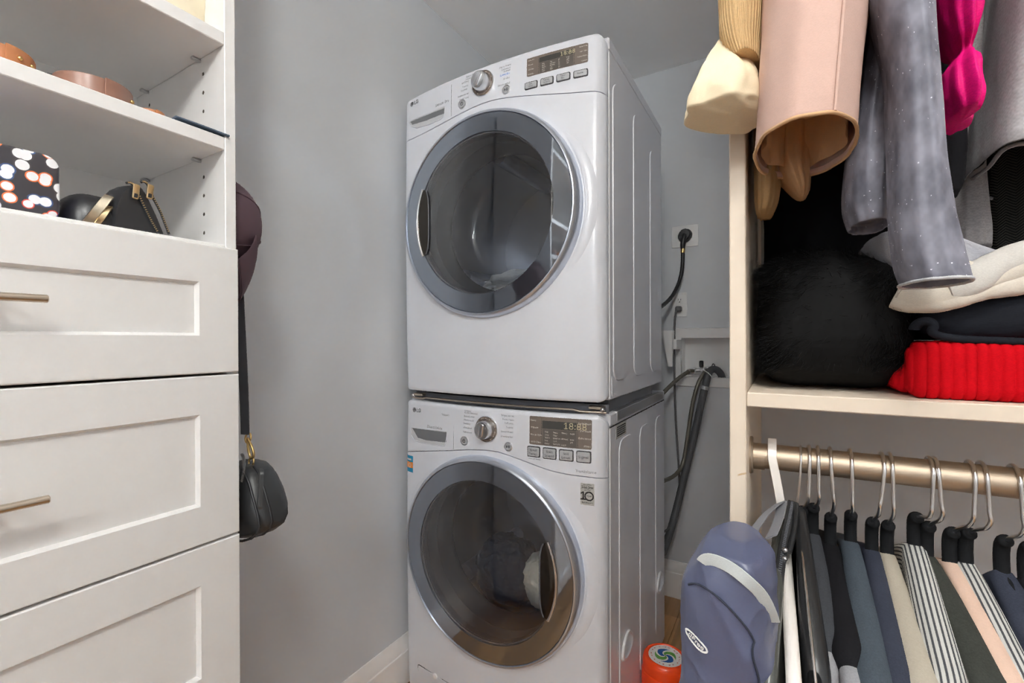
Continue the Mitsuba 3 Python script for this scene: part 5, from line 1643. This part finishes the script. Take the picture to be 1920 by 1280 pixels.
# ---------------------------------------------------------------- lofted bodies drawn by their outline
class Body:
    """Sections from top to bottom: rows (py, left px, right px, y, half depth), each taken on its plane y."""

    def __init__(self, rows, n=72, m=70, e=0.9):
        from scipy.interpolate import PchipInterpolator
        rows = np.array(rows, float)
        P = []
        for py, a, b, y, hy in rows:
            L_, R_ = at(a, py, y=y), at(b, py, y=y)
            P.append(np.r_[(L_ + R_) / 2, np.linalg.norm(R_ - L_) / 2, hy])
        P = np.array(P)
        t = np.r_[0, np.cumsum(np.linalg.norm(np.diff(P[:, :4], axis=0), axis=1) + 1e-4)]
        self.f = PchipInterpolator(t, P)
        self.t, self.m, self.n, self.e = t, m, n, e
        self.Q = self.f(np.linspace(0, t[-1], m))
        self.py, self.rows = rows[:, 0], rows

    def ring(self, q, k=1.0, shift=0.0):
        a = np.linspace(0, 2 * np.pi, self.n, endpoint=False)
        c, s = np.cos(a), np.sin(a)
        c, s = np.sign(c) * np.abs(c) ** self.e, np.sign(s) * np.abs(s) ** self.e
        return np.column_stack([q[0] + q[3] * k * c, q[1] - q[4] * k * s, np.full(self.n, q[2])])

    def mesh(self, folds=0.0, crease=0.0, kf=7, noise=0.0, ns=18.0, seed=0, open_=False, wall=0.06, tilt=0.0, inner_len=0.10, capped=True):
        R = []
        a = np.linspace(0, 2 * np.pi, self.n, endpoint=False)
        for i, q in enumerate(self.Q):
            r = self.ring(q)
            c = q[:3]
            ph = 1.7 * math.sin(q[2] * 6 + seed)
            amp = 1 + folds * np.sin(kf * a + ph + seed) * np.sin(2.3 * a + seed * 1.7) + folds * 0.6 * np.sin((kf + 4) * a - ph)
            r = c + (r - c) * amp[:, None]
            if noise:
                w = meshkit.fbm(r * ns * np.array([1, 1, 0.45]) + seed * 3.7, 4, seed) - 0.5
                dirv = r - c
                dirv /= np.linalg.norm(dirv, axis=1, keepdims=True) + 1e-9
                r = r + dirv * (2 * noise * w)[:, None]
            if crease:
                w = meshkit.fbm(r * np.array([16, 16, 11.0]) + np.column_stack([r[:, 2] * 9, r[:, 2] * 0, r[:, 0] * 9]) + seed, 2, seed + 1)
                w2 = meshkit.fbm(r * np.array([34, 34, 20.0]) + seed * 2, 2, seed + 2)
                d = (1 - np.abs(2 * w - 1) * 2.2) + 0.4 * (1 - np.abs(2 * w2 - 1) * 2.2)
                dirv = r - c
                dirv /= np.linalg.norm(dirv, axis=1, keepdims=True) + 1e-9
                r = r + dirv * (crease * (d - 0.7))[:, None]
            if tilt:
                r[:, 2] += tilt * (i / (self.m - 1)) ** 2 * -np.sin(a)
            R.append(r)
        self.R = R
        if not open_:
            # close with two shrinking rings, above and below
            lo = [R[-1] * 0.35 + self.Q[-1][:3] * 0.65 + [0, 0, -0.002]]
            return fixed(rings([R[0]] + R + lo))
        k = int(max(3, inner_len / max(1e-4, np.linalg.norm(self.Q[-1][:3] - self.Q[0][:3])) * self.m))
        inn = []
        for i in range(1, max(k, 4)):
            c = R[-i].mean(0)
            inn.append(c + (R[-i] - c) * (1 - wall))
        return rings(R + [R[-1].mean(0) + (R[-1] - R[-1].mean(0)) * (1 - wall * 0.5) + [0, 0, -0.0015]] + inn, True, capped)

    def front(self, px, py):
        """The point of the smooth front surface seen at that pixel."""
        y = self.rows[:, 3].mean()
        for _ in range(40):
            p = at(px, py, y=y)
            i = np.argmin(np.abs(self.Q[:, 2] - p[2]))
            q = self.Q[i]
            u = np.clip((p[0] - q[0]) / q[3], -0.985, 0.985)
            y = 0.6 * y + 0.4 * (q[1] - q[4] * (1 - abs(u) ** (2 / self.e)) ** (self.e / 2))
        return at(px, py, y=y)

    def snap(self, path, off, smooth=True):
        """Moves the points of a path onto the real (folded) front."""
        V = np.vstack(self.R)
        V = V[V[:, 1] < np.median(V[:, 1])]
        from scipy.spatial import cKDTree
        d, i = cKDTree(V[:, [0, 2]]).query(path[:, [0, 2]], k=6)
        w = 1 / (d + 1e-3)
        yy = (V[i, 1] * w).sum(1) / w.sum(1)
        if smooth:
            yy = np.convolve(np.pad(yy, 6, 'edge'), np.ones(13) / 13, 'valid')
        return np.column_stack([path[:, 0], yy - off, path[:, 2]])


# blue nylon bag with a gray band, hung by a gray loop from the white hanger
bb = thing('blue_nylon_jacket', 'shiny blue nylon jacket with a gray band hanging over the divider edge', 'jacket')
by = 0.535
body = Body([(991, 1376, 1394, by + .02, .012), (994, 1362, 1408, by + .015, .022), (1003, 1346, 1426, by + .01, .032), (1020, 1331, 1440, by, .040), (1045, 1313, 1447, by, .046), (1075, 1297, 1449, by, .048),
             (1100, 1290, 1450, by, .048), (1150, 1286, 1451, by, .048), (1210, 1283, 1452, by, .046), (1280, 1279, 1453, by, .045), (1360, 1277, 1456, by, .044)], m=130, n=130, e=0.85)
add(bb, 'body', body.mesh(0.015, 0.0042, 6, 0.006, 17.0, 5), M['nylon'], True)
pts = np.array([body.front(*q) for q in ((1319, 1048), (1326, 1043), (1345, 1048), (1370, 1060), (1395, 1078), (1418, 1100), (1436, 1125), (1446, 1150), (1450, 1165))])
path = body.snap(smooth_path(pts, 60), 0.0028)
nrm = np.array([[0.1 * (i / 59 - 0.3), -1, 0.1] for i in range(60)])
tg = np.gradient(path, axis=0)
add(bb, 'gray_band', ribbon(path, 0.0115, 0.0022, np.cross(nrm, tg)), M['greyband'], 50, 'gray band across the shoulder')
pts = np.array([body.front(*q) for q in ((1293, 1089), (1312, 1093), (1335, 1106), (1360, 1128), (1385, 1154), (1405, 1180), (1415, 1200))])
add(bb, 'shoulder_seam', tube(body.snap(smooth_path(pts, 50), 0.0018), 0.0010, 6), M['f_navy'], 60)
pts = np.array([body.front(*q) for q in ((1415, 1200), (1412, 1225), (1420, 1255), (1424, 1290))])
add(bb, 'side_seam', tube(body.snap(smooth_path(pts, 40), 0.0018), 0.0010, 6), M['f_navy'], 60)
# printed oval with lettering
o0 = body.front(1305, 1201)
xd = body.front(1322, 1220) - body.front(1290, 1186)
ex_ = np.array([xd[0], 0, xd[2]])
ex_ /= np.linalg.norm(ex_)
sc = np.linalg.norm(xd * [1, 0, 1])
ov = shapely.affinity.scale(Point(0, 0).buffer(1, 24), sc * 0.62, sc * 0.27)
rim = ov.buffer(0.0008).difference(ov.buffer(-0.0011))
g = cat(trimesh.creation.extrude_polygon(rim, 0.0004, engine='earcut'), mv(text('dFree', sc * 0.24, 0.0004, True, 'c', sc * 1.0), 0, -sc * 0.11, 0))
v = np.array(g.vertices)
uu = np.array([0, 0, 1.0]) - ex_ * ex_[2]
uu /= np.linalg.norm(uu)
W_ = o0 + v[:, :1] * ex_ + v[:, 1:2] * uu
W_ = body.snap(W_, 0.0022, False) + np.column_stack([np.zeros(len(v)), -v[:, 2], np.zeros(len(v))])
add(bb, 'logo', trimesh.Trimesh(W_, g.faces, process=False), M['plate_white'], False, 'white oval print')
lp = [smooth_path([a1 + [0, -0.006, 0.004], at(1440, 960, y=0.655), at(1410, 1002, y=0.57)], 30), smooth_path([a1 + [0.001, -0.006, 0.004], at(1462, 965, y=0.655), at(1446, 1006, y=0.57)], 30)]
for q in lp:
    add(bb, 'hanging_loop', ribbon(q, 0.013, 0.0016, (0.8, 0, 0.5)), M['loopgrey'], 50, 'gray hanging loop')

# ---------------------------------------------------------------- folded things on the shelf
def pillow(x0, x1, y0, y1, z0, z1, e=0.5, n=120, m=40, ribs=0.0, pitch=0.0095, noise=0.003, seed=0, ez=0.6, sag=0.0):
    """A soft folded stack: a rounded slab, with ribs running over its front if wanted."""
    a = np.linspace(0, 2 * np.pi, n, endpoint=False)
    b = np.linspace(-math.pi / 2 + 0.02, math.pi / 2 - 0.02, m)
    cx, cy, cz = (x0 + x1) / 2, (y0 + y1) / 2, (z0 + z1) / 2
    R = []
    sg = lambda q, k: np.sign(q) * np.abs(q) ** k
    for q in b:
        rad = math.cos(q) ** ez
        x = cx + (x1 - x0) / 2 * rad ** 0.25 * sg(np.cos(a), e * 0.5)
        y = cy + (y1 - y0) / 2 * rad ** 0.35 * sg(np.sin(a), e * 0.5)
        z = np.full(n, cz + (z1 - z0) / 2 * float(sg(math.sin(q), 0.7)))
        p = np.column_stack([x, y, z])
        R.append(p)
    R = np.array(R)
    for i in range(m):
        p = R[i]
        w = meshkit.fbm(p * 26 + seed, 3, seed) - 0.5
        d = p - [cx, cy, cz]
        d /= np.linalg.norm(d, axis=1, keepdims=True)
        R[i] = p + d * (2 * noise * w)[:, None]
    R[:, :, 2] = np.maximum(R[:, :, 2], z0)
    return fixed(rings(list(R)))


def folded(X0, X1, y0, y1, z0, z1, ribs=0.0, pitch=0.0098, seed=0, r=0.018, noise=0.003, end=0.016, n=10):
    """A folded sweater: a rounded section in the yz plane swept along x, its near end closed and rounded."""
    xs = np.arange(X0, X1, pitch / 16 if ribs else 0.004)
    o = rrect(y1 - y0, z1 - z0, min(r, (z1 - z0) * 0.48), n)
    # more points along the long sides
    o = np.array(LineString(np.vstack([o, o[:1]])).segmentize(0.012).coords)[:-1]
    cy, cz = (y0 + y1) / 2, (z0 + z1) / 2
    nr = np.roll(o, -1, 0) - np.roll(o, 1, 0)
    nr = np.column_stack([nr[:, 1], -nr[:, 0]])
    nr /= np.linalg.norm(nr, axis=1, keepdims=True) + 1e-9
    R = []
    for x in xs:
        t = min(1.0, (x - X0) / end)
        inset = -(1 - math.sqrt(max(0.0, 1 - (1 - t) ** 2))) * end * 0.9
        rib = ribs * (abs(math.sin(math.pi * (x + 0.0011 * math.sin(x * 55 + seed)) / pitch)) ** 0.45 - 0.75) if ribs else 0.0
        q = o + nr * (inset + rib)
        p = np.column_stack([np.full(len(o), x), cy + q[:, 0], cz + q[:, 1]])
        if noise:
            w = meshkit.fbm(p * 22 + seed, 3, seed) - 0.5
            p[:, 1:] += nr * (2 * noise * w)[:, None]
        if ribs:
            p[:, 0] += 0.006 * (p[:, 2] - cz) / (z1 - z0) * np.clip((x - X0) / 0.3, -1, 1) * 0
        p[:, 2] = np.maximum(p[:, 2], z0)
        R.append(p)
    return fixed(rings(R))


k = thing('red_sweater', 'bright red ribbed knit sweater folded on the shelf', 'sweater')
X0 = at(1704, 700, y=0.668)[0]
zt = at(1740, 641, y=0.662)[2]
add(k, 'folded_body', folded(X0, 0.60, 0.662, 0.95, SZ1 + 0.0006, zt, 0.0030, seed=2, r=0.014, noise=0.0015), M['redknit'], True)
add(k, 'folded_sleeve', folded(X0 - 0.010, X0 + 0.05, 0.690, 0.90, SZ1 + 0.002, zt - 0.022, 0.0025, seed=3, r=0.012), M['redknit'], True)

zs = at(1740, 557, y=0.68)[2]
ks = thing('black_sweater', 'black knit sweater folded on top of the red sweater', 'sweater')
Xs = at(1716, 610, y=0.69)[0]
add(ks, 'folded_body', folded(Xs + 0.004, 0.58, 0.676, 0.94, zt + 0.0015, zs + 0.006, 0.0, seed=8, r=0.024, noise=0.005, end=0.03), M['blacknit'], True)
rl = [at(1714, 618, y=0.674), at(1722, 606, y=0.672), at(1738, 602, y=0.670), at(1750, 610, y=0.670), at(1748, 622, y=0.669), at(1775, 632, y=0.669), at(1830, 637, y=0.669), at(1935, 641, y=0.669)]
add(ks, 'rolled_hem', tube(smooth_path(rl, 80), np.linspace(0.0052, 0.0036, 80), 12), M['blacknit'], 60)

# gray and oat striped knit heaped on top
kg = thing('grey_cardigan', 'gray and oat knit cardigan heaped on the black sweater', 'cardigan')
body = Body([(447, 1640, 1700, .80, .05), (456, 1618, 1760, .78, .09), (490, 1612, 1850, .78, .10), (530, 1625, 1990, .79, .11), (556, 1672, 2010, .79, .11), (566, 1700, 2000, .79, .10)], m=44, n=96)
add(kg, 'gray_back', body.mesh(0.03, 0, 7, 0.008, 20, 3), M['greyknit'], True)
yy = 0.672
for pts, r0, m in (([(1676, 556), (1720, 562), (1780, 558), (1830, 545), (1880, 532), (1960, 520)], .0105, 'oat'),
                   ([(1690, 548), (1745, 553), (1800, 540), (1850, 522), (1900, 500), (1960, 486)], .0115, 'oat'),
                   ([(1780, 540), (1815, 527), (1850, 507), (1885, 490), (1930, 478), (1970, 474)], .0125, 'greyknit2'),
                   ([(1800, 500), (1812, 497), (1822, 500), (1815, 507), (1790, 509), (1770, 512)], .0040, 'oat')):
    p = smooth_path([at(a, b, y=yy + 0.010 * math.sin(a * 0.02)) for a, b in pts], 70)
    if 'greyknit2' not in M:
        fabric('greyknit2', (186, 182, 176), 0.1)
    t = tube(p, r0 * (1 + 0.10 * np.sin(np.linspace(0, 9, 70))), 14, flat=(1.0, 1.3))
    add(kg, 'fold', wrinkle(t, 0.0016, 60, 7), M[m], True)

# black fur lump left on the shelf
kf = thing('black_fur_coat', 'fluffy black fur coat lying folded in the left corner of the shelf', 'coat')
s = trimesh.creation.icosphere(5, 1.0)
v = np.array(s.vertices)
v = np.sign(v) * np.abs(v) ** np.array([0.42, 0.5, 0.42])
xl_, xr_ = PX1 + 0.006, at(1716, 700, y=0.76)[0]
top_z = at(1500, 482, y=0.80)[2]
hz = (top_z - SZ1) / 2
v *= [(xr_ - xl_) / 2, 0.19, hz]
v[:, 2] *= 1 - 0.30 * np.clip((v[:, 0] / ((xr_ - xl_) / 2)), 0, 1) * (v[:, 2] > 0)
w = meshkit.fbm(v * 16 + 4.2, 4, 2) - 0.5
n_ = v / np.linalg.norm(v, axis=1, keepdims=True)
v = v + n_ * (0.022 * w)[:, None]
c = np.array([(xl_ + xr_) / 2, 0.865, SZ1 + hz])
v = v + c
v[:, 2] = np.maximum(v[:, 2], SZ1 + 0.0005)
v[:, 0] = np.maximum(v[:, 0], PX1 + 0.004)
lump = trimesh.Trimesh(v, s.faces, process=False)
add(kf, 'body', lump, M['fur'], True)
rg_ = np.random.default_rng(3)
fi = rg_.integers(0, len(lump.faces), 26000)
tri = lump.triangles[fi]
bw = rg_.dirichlet((1, 1, 1), len(fi))
p = (tri * bw[:, :, None]).sum(1)
nn = lump.face_normals[fi]
keep = (nn[:, 1] < 0.35) & (nn[:, 2] > -0.5) & (p[:, 2] > SZ1 + 0.012) & (p[:, 0] > PX1 + 0.012)
p, nn = p[keep], nn[keep]
flow = meshkit.fbm(p * 18, 3, 5)[:, None] * 6.28
dirn = nn * 0.6 + np.column_stack([np.cos(flow[:, 0]) * 0.9, -0.3 + 0 * flow[:, 0], np.sin(flow[:, 0]) * 0.6 - 0.5]) + rg_.normal(0, 0.25, p.shape)
dirn /= np.linalg.norm(dirn, axis=1, keepdims=True)
ln_ = rg_.uniform(0.008, 0.020, len(p))[:, None]
side_ = np.cross(dirn, rg_.normal(0, 1, p.shape))
side_ /= np.linalg.norm(side_, axis=1, keepdims=True)
tip = p + dirn * ln_
tip[:, 2] = np.maximum(tip[:, 2], SZ1 + 0.001)
tip[:, 0] = np.maximum(tip[:, 0], PX1 + 0.002)
V = np.stack([p + side_ * 0.0003, p - side_ * 0.0003, tip], 1).reshape(-1, 3)
labels[add(kf, 'fur_strands', trimesh.Trimesh(V, np.arange(len(V)).reshape(-1, 3), process=False), M['fur'], False)] = {'kind': 'stuff'}

# ---------------------------------------------------------------- garments on the upper rod, hanging into view
def top_rows(first, y, hy, up=-900):
    """Continues a garment straight up to the rod."""
    py, a, b = first
    p0 = at((a + b) / 2, py, y=y)
    return [(up, a, b, y, hy)]


def hang(name, label, category, rows, cloth, part='cloth', **kw):
    """A garment hanging from the upper rod: outline rows and a hanger hook above the frame."""
    k = thing(name, label, category)
    r0 = rows[0]
    # straight up in the world: keep x, shrink toward the rod
    L_, R_ = at(r0[1], r0[0], y=r0[3]), at(r0[2], r0[0], y=r0[3])
    b = Body(rows, m=kw.pop('m', 70), n=kw.pop('n', 72), e=kw.pop('e', 0.9))
    xc, hx, z0 = b.Q[0][0], b.Q[0][3], b.Q[0][2]
    ext = []
    for t in np.linspace(0, 1, 8)[:-1]:
        z = 1.975 + (z0 - 1.975) * t
        w = hx * (0.35 + 0.65 * t ** 0.6)
        ext.append([xc, b.Q[0][1] * t ** 0.5 + (RY) * (1 - t ** 0.5), z, w, b.Q[0][4] * (0.8 + 0.2 * t)])
    b.Q = np.vstack([ext, b.Q])
    b.m = len(b.Q)
    mesh = b.mesh(**kw)
    uv = None
    add(k, part, mesh, M[cloth], True)
    R = RR + 0.0025
    hookp = np.vstack([[[xc, RY - R * math.cos(a), UZ + R * math.sin(a)] for a in np.radians(np.linspace(200, 0, 14))], [[xc, RY - R, UZ - 0.02], [xc, RY, UZ - 0.045], [xc, RY, 1.955]]])
    add(k, 'hanger_hook', tube(smooth_path(hookp, 50), 0.002, 8), M['hookmetal'], 60)
    return k, b


# at the back, black
hang('black_coat', 'long black coat hanging at the back of the upper rod behind the mauve trousers', 'coat',
     [(-60, 1446, 1690, .90, .07), (200, 1440, 1690, .92, .07), (400, 1436, 1680, .93, .06), (500, 1436, 1670, .93, .06), (520, 1440, 1660, .93, .05)], 'f_black', folds=0.05, noise=0.006, seed=2)
hang('black_jacket', 'black jacket hanging between the gray velvet sleeve and the mauve trousers', 'jacket',
     [(-60, 1600, 1800, .74, .06), (100, 1604, 1808, .74, .06), (260, 1612, 1806, .74, .06), (350, 1640, 1800, .75, .05), (378, 1660, 1790, .75, .04)], 'f_black', folds=0.05, noise=0.006, seed=4)
hang('herringbone_jacket', 'dark herringbone jacket hanging behind the gray wool coat', 'jacket',
     [(-60, 1830, 2050, .98, .06), (200, 1830, 2050, .98, .06), (400, 1834, 2040, .98, .06), (480, 1838, 2030, .98, .06), (520, 1840, 2020, .98, .06)], 'herring', folds=0.04, noise=0.005, seed=6)
hang('grey_felt_skirt', 'gray felt skirt hanging right of the gray velvet sleeve', 'skirt',
     [(-60, 1770, 1840, .86, .045), (300, 1770, 1840, .86, .045), (390, 1770, 1845, .86, .045), (440, 1774, 1852, .86, .042), (470, 1780, 1852, .86, .04)], 'felt', folds=0.04, noise=0.003, seed=7)
k, b = hang('camel_cardigan', 'dark camel cardigan hanging behind the mauve trousers', 'cardigan',
            [(-60, 1418, 1480, .74, .06), (150, 1418, 1470, .74, .06), (260, 1418, 1470, .72, .05), (340, 1418, 1462, .70, .045), (385, 1418, 1456, .69, .04), (404, 1420, 1448, .69, .03)], 'darkcamel', folds=0.10, noise=0.004, seed=8)
hang('tan_blouse', 'tan blouse with a rounded hem peeking out below the mauve trousers', 'blouse',
     [(-60, 1440, 1530, .72, .05), (200, 1440, 1530, .72, .05), (300, 1446, 1520, .71, .05), (335, 1462, 1518, .70, .045), (358, 1482, 1517, .70, .035), (370, 1494, 1512, .70, .02)], 'tanlining', folds=0.06, noise=0.003, seed=9)

# camel corduroy sleeve with a turned-back cream cuff, leftmost
k, b = hang('corduroy_shirt', 'camel corduroy shirt with a cream cuff, leftmost on the upper rod', 'shirt',
            [(-60, 1349, 1436, .60, .06), (0, 1352, 1432, .60, .06), (60, 1354, 1430, .60, .055), (100, 1362, 1426, .60, .05), (130, 1376, 1424, .60, .045)], 'camel', folds=0.0, noise=0.004, ns=22, seed=12, n=120)
ridg = []
for j in range(0, 120):
    p = np.array([r[j] for r in b.R])
    if p[:, 1].mean() < b.Q[-1][1] + 0.01 and j % 3 == 0:
        ridg.append(tube(p[8:] , 0.0011, 5))
labels[add(k, 'rib', cat(*ridg), M['camel'], True)] = {'kind': 'stuff'}
cuff = Body([(80, 1350, 1366, .60, .010), (92, 1342, 1378, .595, .016), (118, 1329, 1394, .59, .024), (150, 1314, 1412, .585, .034), (180, 1301, 1420, .58, .040), (200, 1292, 1421, .58, .042), (212, 1291, 1420, .58, .042), (222, 1318, 1419, .585, .038), (230, 1362, 1416, .59, .030)], n=90, m=60, e=0.8)
add(k, 'cuff', cuff.mesh(0.08, 0.004, 3, 0.009, 17, 31), M['cream'], True, 'cream turned-back cuff')

# mauve trousers: open leg, tan inside
k, b = hang('mauve_trousers', 'mauve pink trousers hanging with an open hem showing a tan lining', 'trousers',
            [(-60, 1437, 1630, .594, .092), (60, 1432, 1622, .594, .092), (150, 1426, 1614, .594, .092), (220, 1422, 1608, .594, .093), (281, 1418, 1604, .594, .094)], 'mauve', folds=0.012, noise=0.004, ns=14, seed=14, open_=True, wall=0.035, inner_len=0.012, capped=False, m=80, n=110, e=0.95)
lin = []
N_ = 110
for i in range(1, 26):
    c = b.R[-i].mean(0)
    a = np.linspace(0, 2 * np.pi, N_, endpoint=False)
    wv = 1 - 0.075 - 0.11 * (0.5 + 0.5 * np.sin(5 * a + 0.05 * i)) - 0.05 * (0.5 + 0.5 * np.sin(11 * a + 1))
    lin.append(c + (b.R[-i] - c) * wv[:, None] + [0, 0, 0.006])
m_ = rings(lin, False, True)
m_.invert() if m_.volume > 0 else None
add(k, 'lining', m_, M['tanlining'], True, 'tan lining inside the leg')
hem = b.R[-1] + [0, 0, -0.0012]
add(k, 'hem_edge', tube(np.vstack([hem, hem[:1]]), 0.0018, 8, False), M['tanlining'], 60)
seam = np.array([r[np.argmax(r[:, 0] - 1.2 * r[:, 1])] for r in b.R[6:]])
add(k, 'leg_crease', tube(seam + [0.0006, -0.0008, 0], 0.0016, 6), M['mauve'], 60)

# charcoal sleeve behind, and the sparkling gray velvet sleeve in front
hang('denim_sleeve_shirt', 'slate gray shirt with a short sleeve end left of the gray velvet sleeve', 'shirt',
     [(-60, 1625, 1690, .66, .06), (150, 1612, 1680, .66, .06), (300, 1590, 1676, .66, .055), (380, 1585, 1672, .66, .05), (424, 1594, 1668, .66, .045)], 'sparkle', folds=0.05, noise=0.004, seed=17, open_=True, wall=0.08, inner_len=0.05)
k, b = hang('velvet_blouse', 'sparkling gray velvet top whose long sleeve hangs down to the shelf', 'top',
            [(-60, 1628, 1742, .575, .055), (0, 1632, 1742, .575, .055), (60, 1648, 1744, .572, .052), (130, 1662, 1750, .57, .048), (250, 1668, 1764, .57, .045), (350, 1669, 1779, .57, .044), (430, 1671, 1794, .57, .044), (490, 1678, 1808, .57, .045), (528, 1690, 1817, .57, .046)],
            'sparkle', folds=0.02, noise=0.005, ns=16, seed=19, open_=True, wall=0.07, inner_len=0.06, m=90, n=90, e=0.95)
hem = b.R[-1] + [0, 0, -0.0012]
add(k, 'hem_edge', tube(np.vstack([hem, hem[:1]]), 0.0016, 8, False), M['melange'], 60)

# magenta velvet
hang('magenta_dress', 'crumpled magenta velvet dress twisted into a knot', 'dress',
     [(-60, 1746, 1826, .64, .05), (0, 1750, 1824, .64, .05), (50, 1760, 1821, .64, .04), (85, 1776, 1817, .64, .03), (107, 1788, 1815, .64, .02), (124, 1774, 1820, .635, .03), (150, 1756, 1828, .63, .04), (190, 1757, 1831, .63, .042), (215, 1768, 1828, .63, .04), (227, 1774, 1824, .63, .036)],
     'magenta', folds=0.10, crease=0.005, kf=5, noise=0.006, ns=30, seed=21, m=90, n=96)

# gray wool coat at the right edge: horizontal hem that shows its dark inside
zc2 = 1.19 + 0.205
hem_px = [(1781, 373), (1800, 345), (1830, 312), (1865, 280), (1900, 262), (1950, 252), (2010, 262), (2060, 300), (2040, 345), (1960, 372), (1880, 382), (1820, 382)]
H = np.array([at(a, b_, z=zc2) for a, b_ in hem_px])
Hs = smooth_path(np.vstack([H, H[:1]]), 121)[:-1]
cH = Hs.mean(0)
k = thing('grey_wool_coat', 'gray melange wool coat hanging at the right edge above the folded clothes', 'coat')
R = []
aH = np.linspace(0, 2 * np.pi, 120, endpoint=False)
for i, t in enumerate(np.linspace(0, 1, 50)):
    z = zc2 + (1.975 - zc2) * t
    sc_ = 1 - 0.05 * t - 0.5 * max(0, (t - 0.75) / 0.25) ** 1.5
    tgt = cH * (1 - 0.5 * t) + np.array([cH[0] + 0.03, RY, 0]) * 0.5 * t
    r = tgt + (Hs - cH) * sc_ + np.array([0.035 * t, 0, 0])
    r[:, 2] = z
    w = meshkit.fbm(r * 14 * np.array([1, 1, 0.3]), 3, 9) - 0.5
    dv = (Hs - cH) / np.linalg.norm(Hs - cH, axis=1, keepdims=True)
    R.append(r + dv * (0.012 * w)[:, None])
inn = [R[i].mean(0) + (R[i] - R[i].mean(0)) * 0.965 for i in range(0, 20)]
add(k, 'cloth', fixed(rings(R[::-1] + inn)), M['melange'], True)
lin = [R[i].mean(0) + (R[i] - R[i].mean(0)) * (0.93 - 0.10 * (0.5 + 0.5 * np.sin(7 * aH)))[:, None] + [0, 0, 0.006] for i in range(0, 22)]
m_ = rings(lin, False, True)
m_.invert() if m_.volume > 0 else None
add(k, 'lining', m_, M['f_black'], True, 'black lining')
for q in (0.80,):
    c = R[0].mean(0)
    loop = c + (R[0] - c) * (q + 0.06 * np.sin(4 * aH))[:, None] + [0, 0, 0.002]
    add(k, 'facing_fold', tube(np.vstack([loop, loop[:1]]), 0.0024, 8, False), M['felt'], 60)
R_ = RR + 0.0025
xc = R[-1].mean(0)[0]
hookp = np.vstack([[[xc, RY - R_ * math.cos(a), UZ + R_ * math.sin(a)] for a in np.radians(np.linspace(200, 0, 14))], [[xc, RY - R_, UZ - 0.02], [xc, RY, UZ - 0.045], [xc, RY, 1.955]]])
add(k, 'hanger_hook', tube(smooth_path(hookp, 50), 0.002, 8), M['hookmetal'], 60)
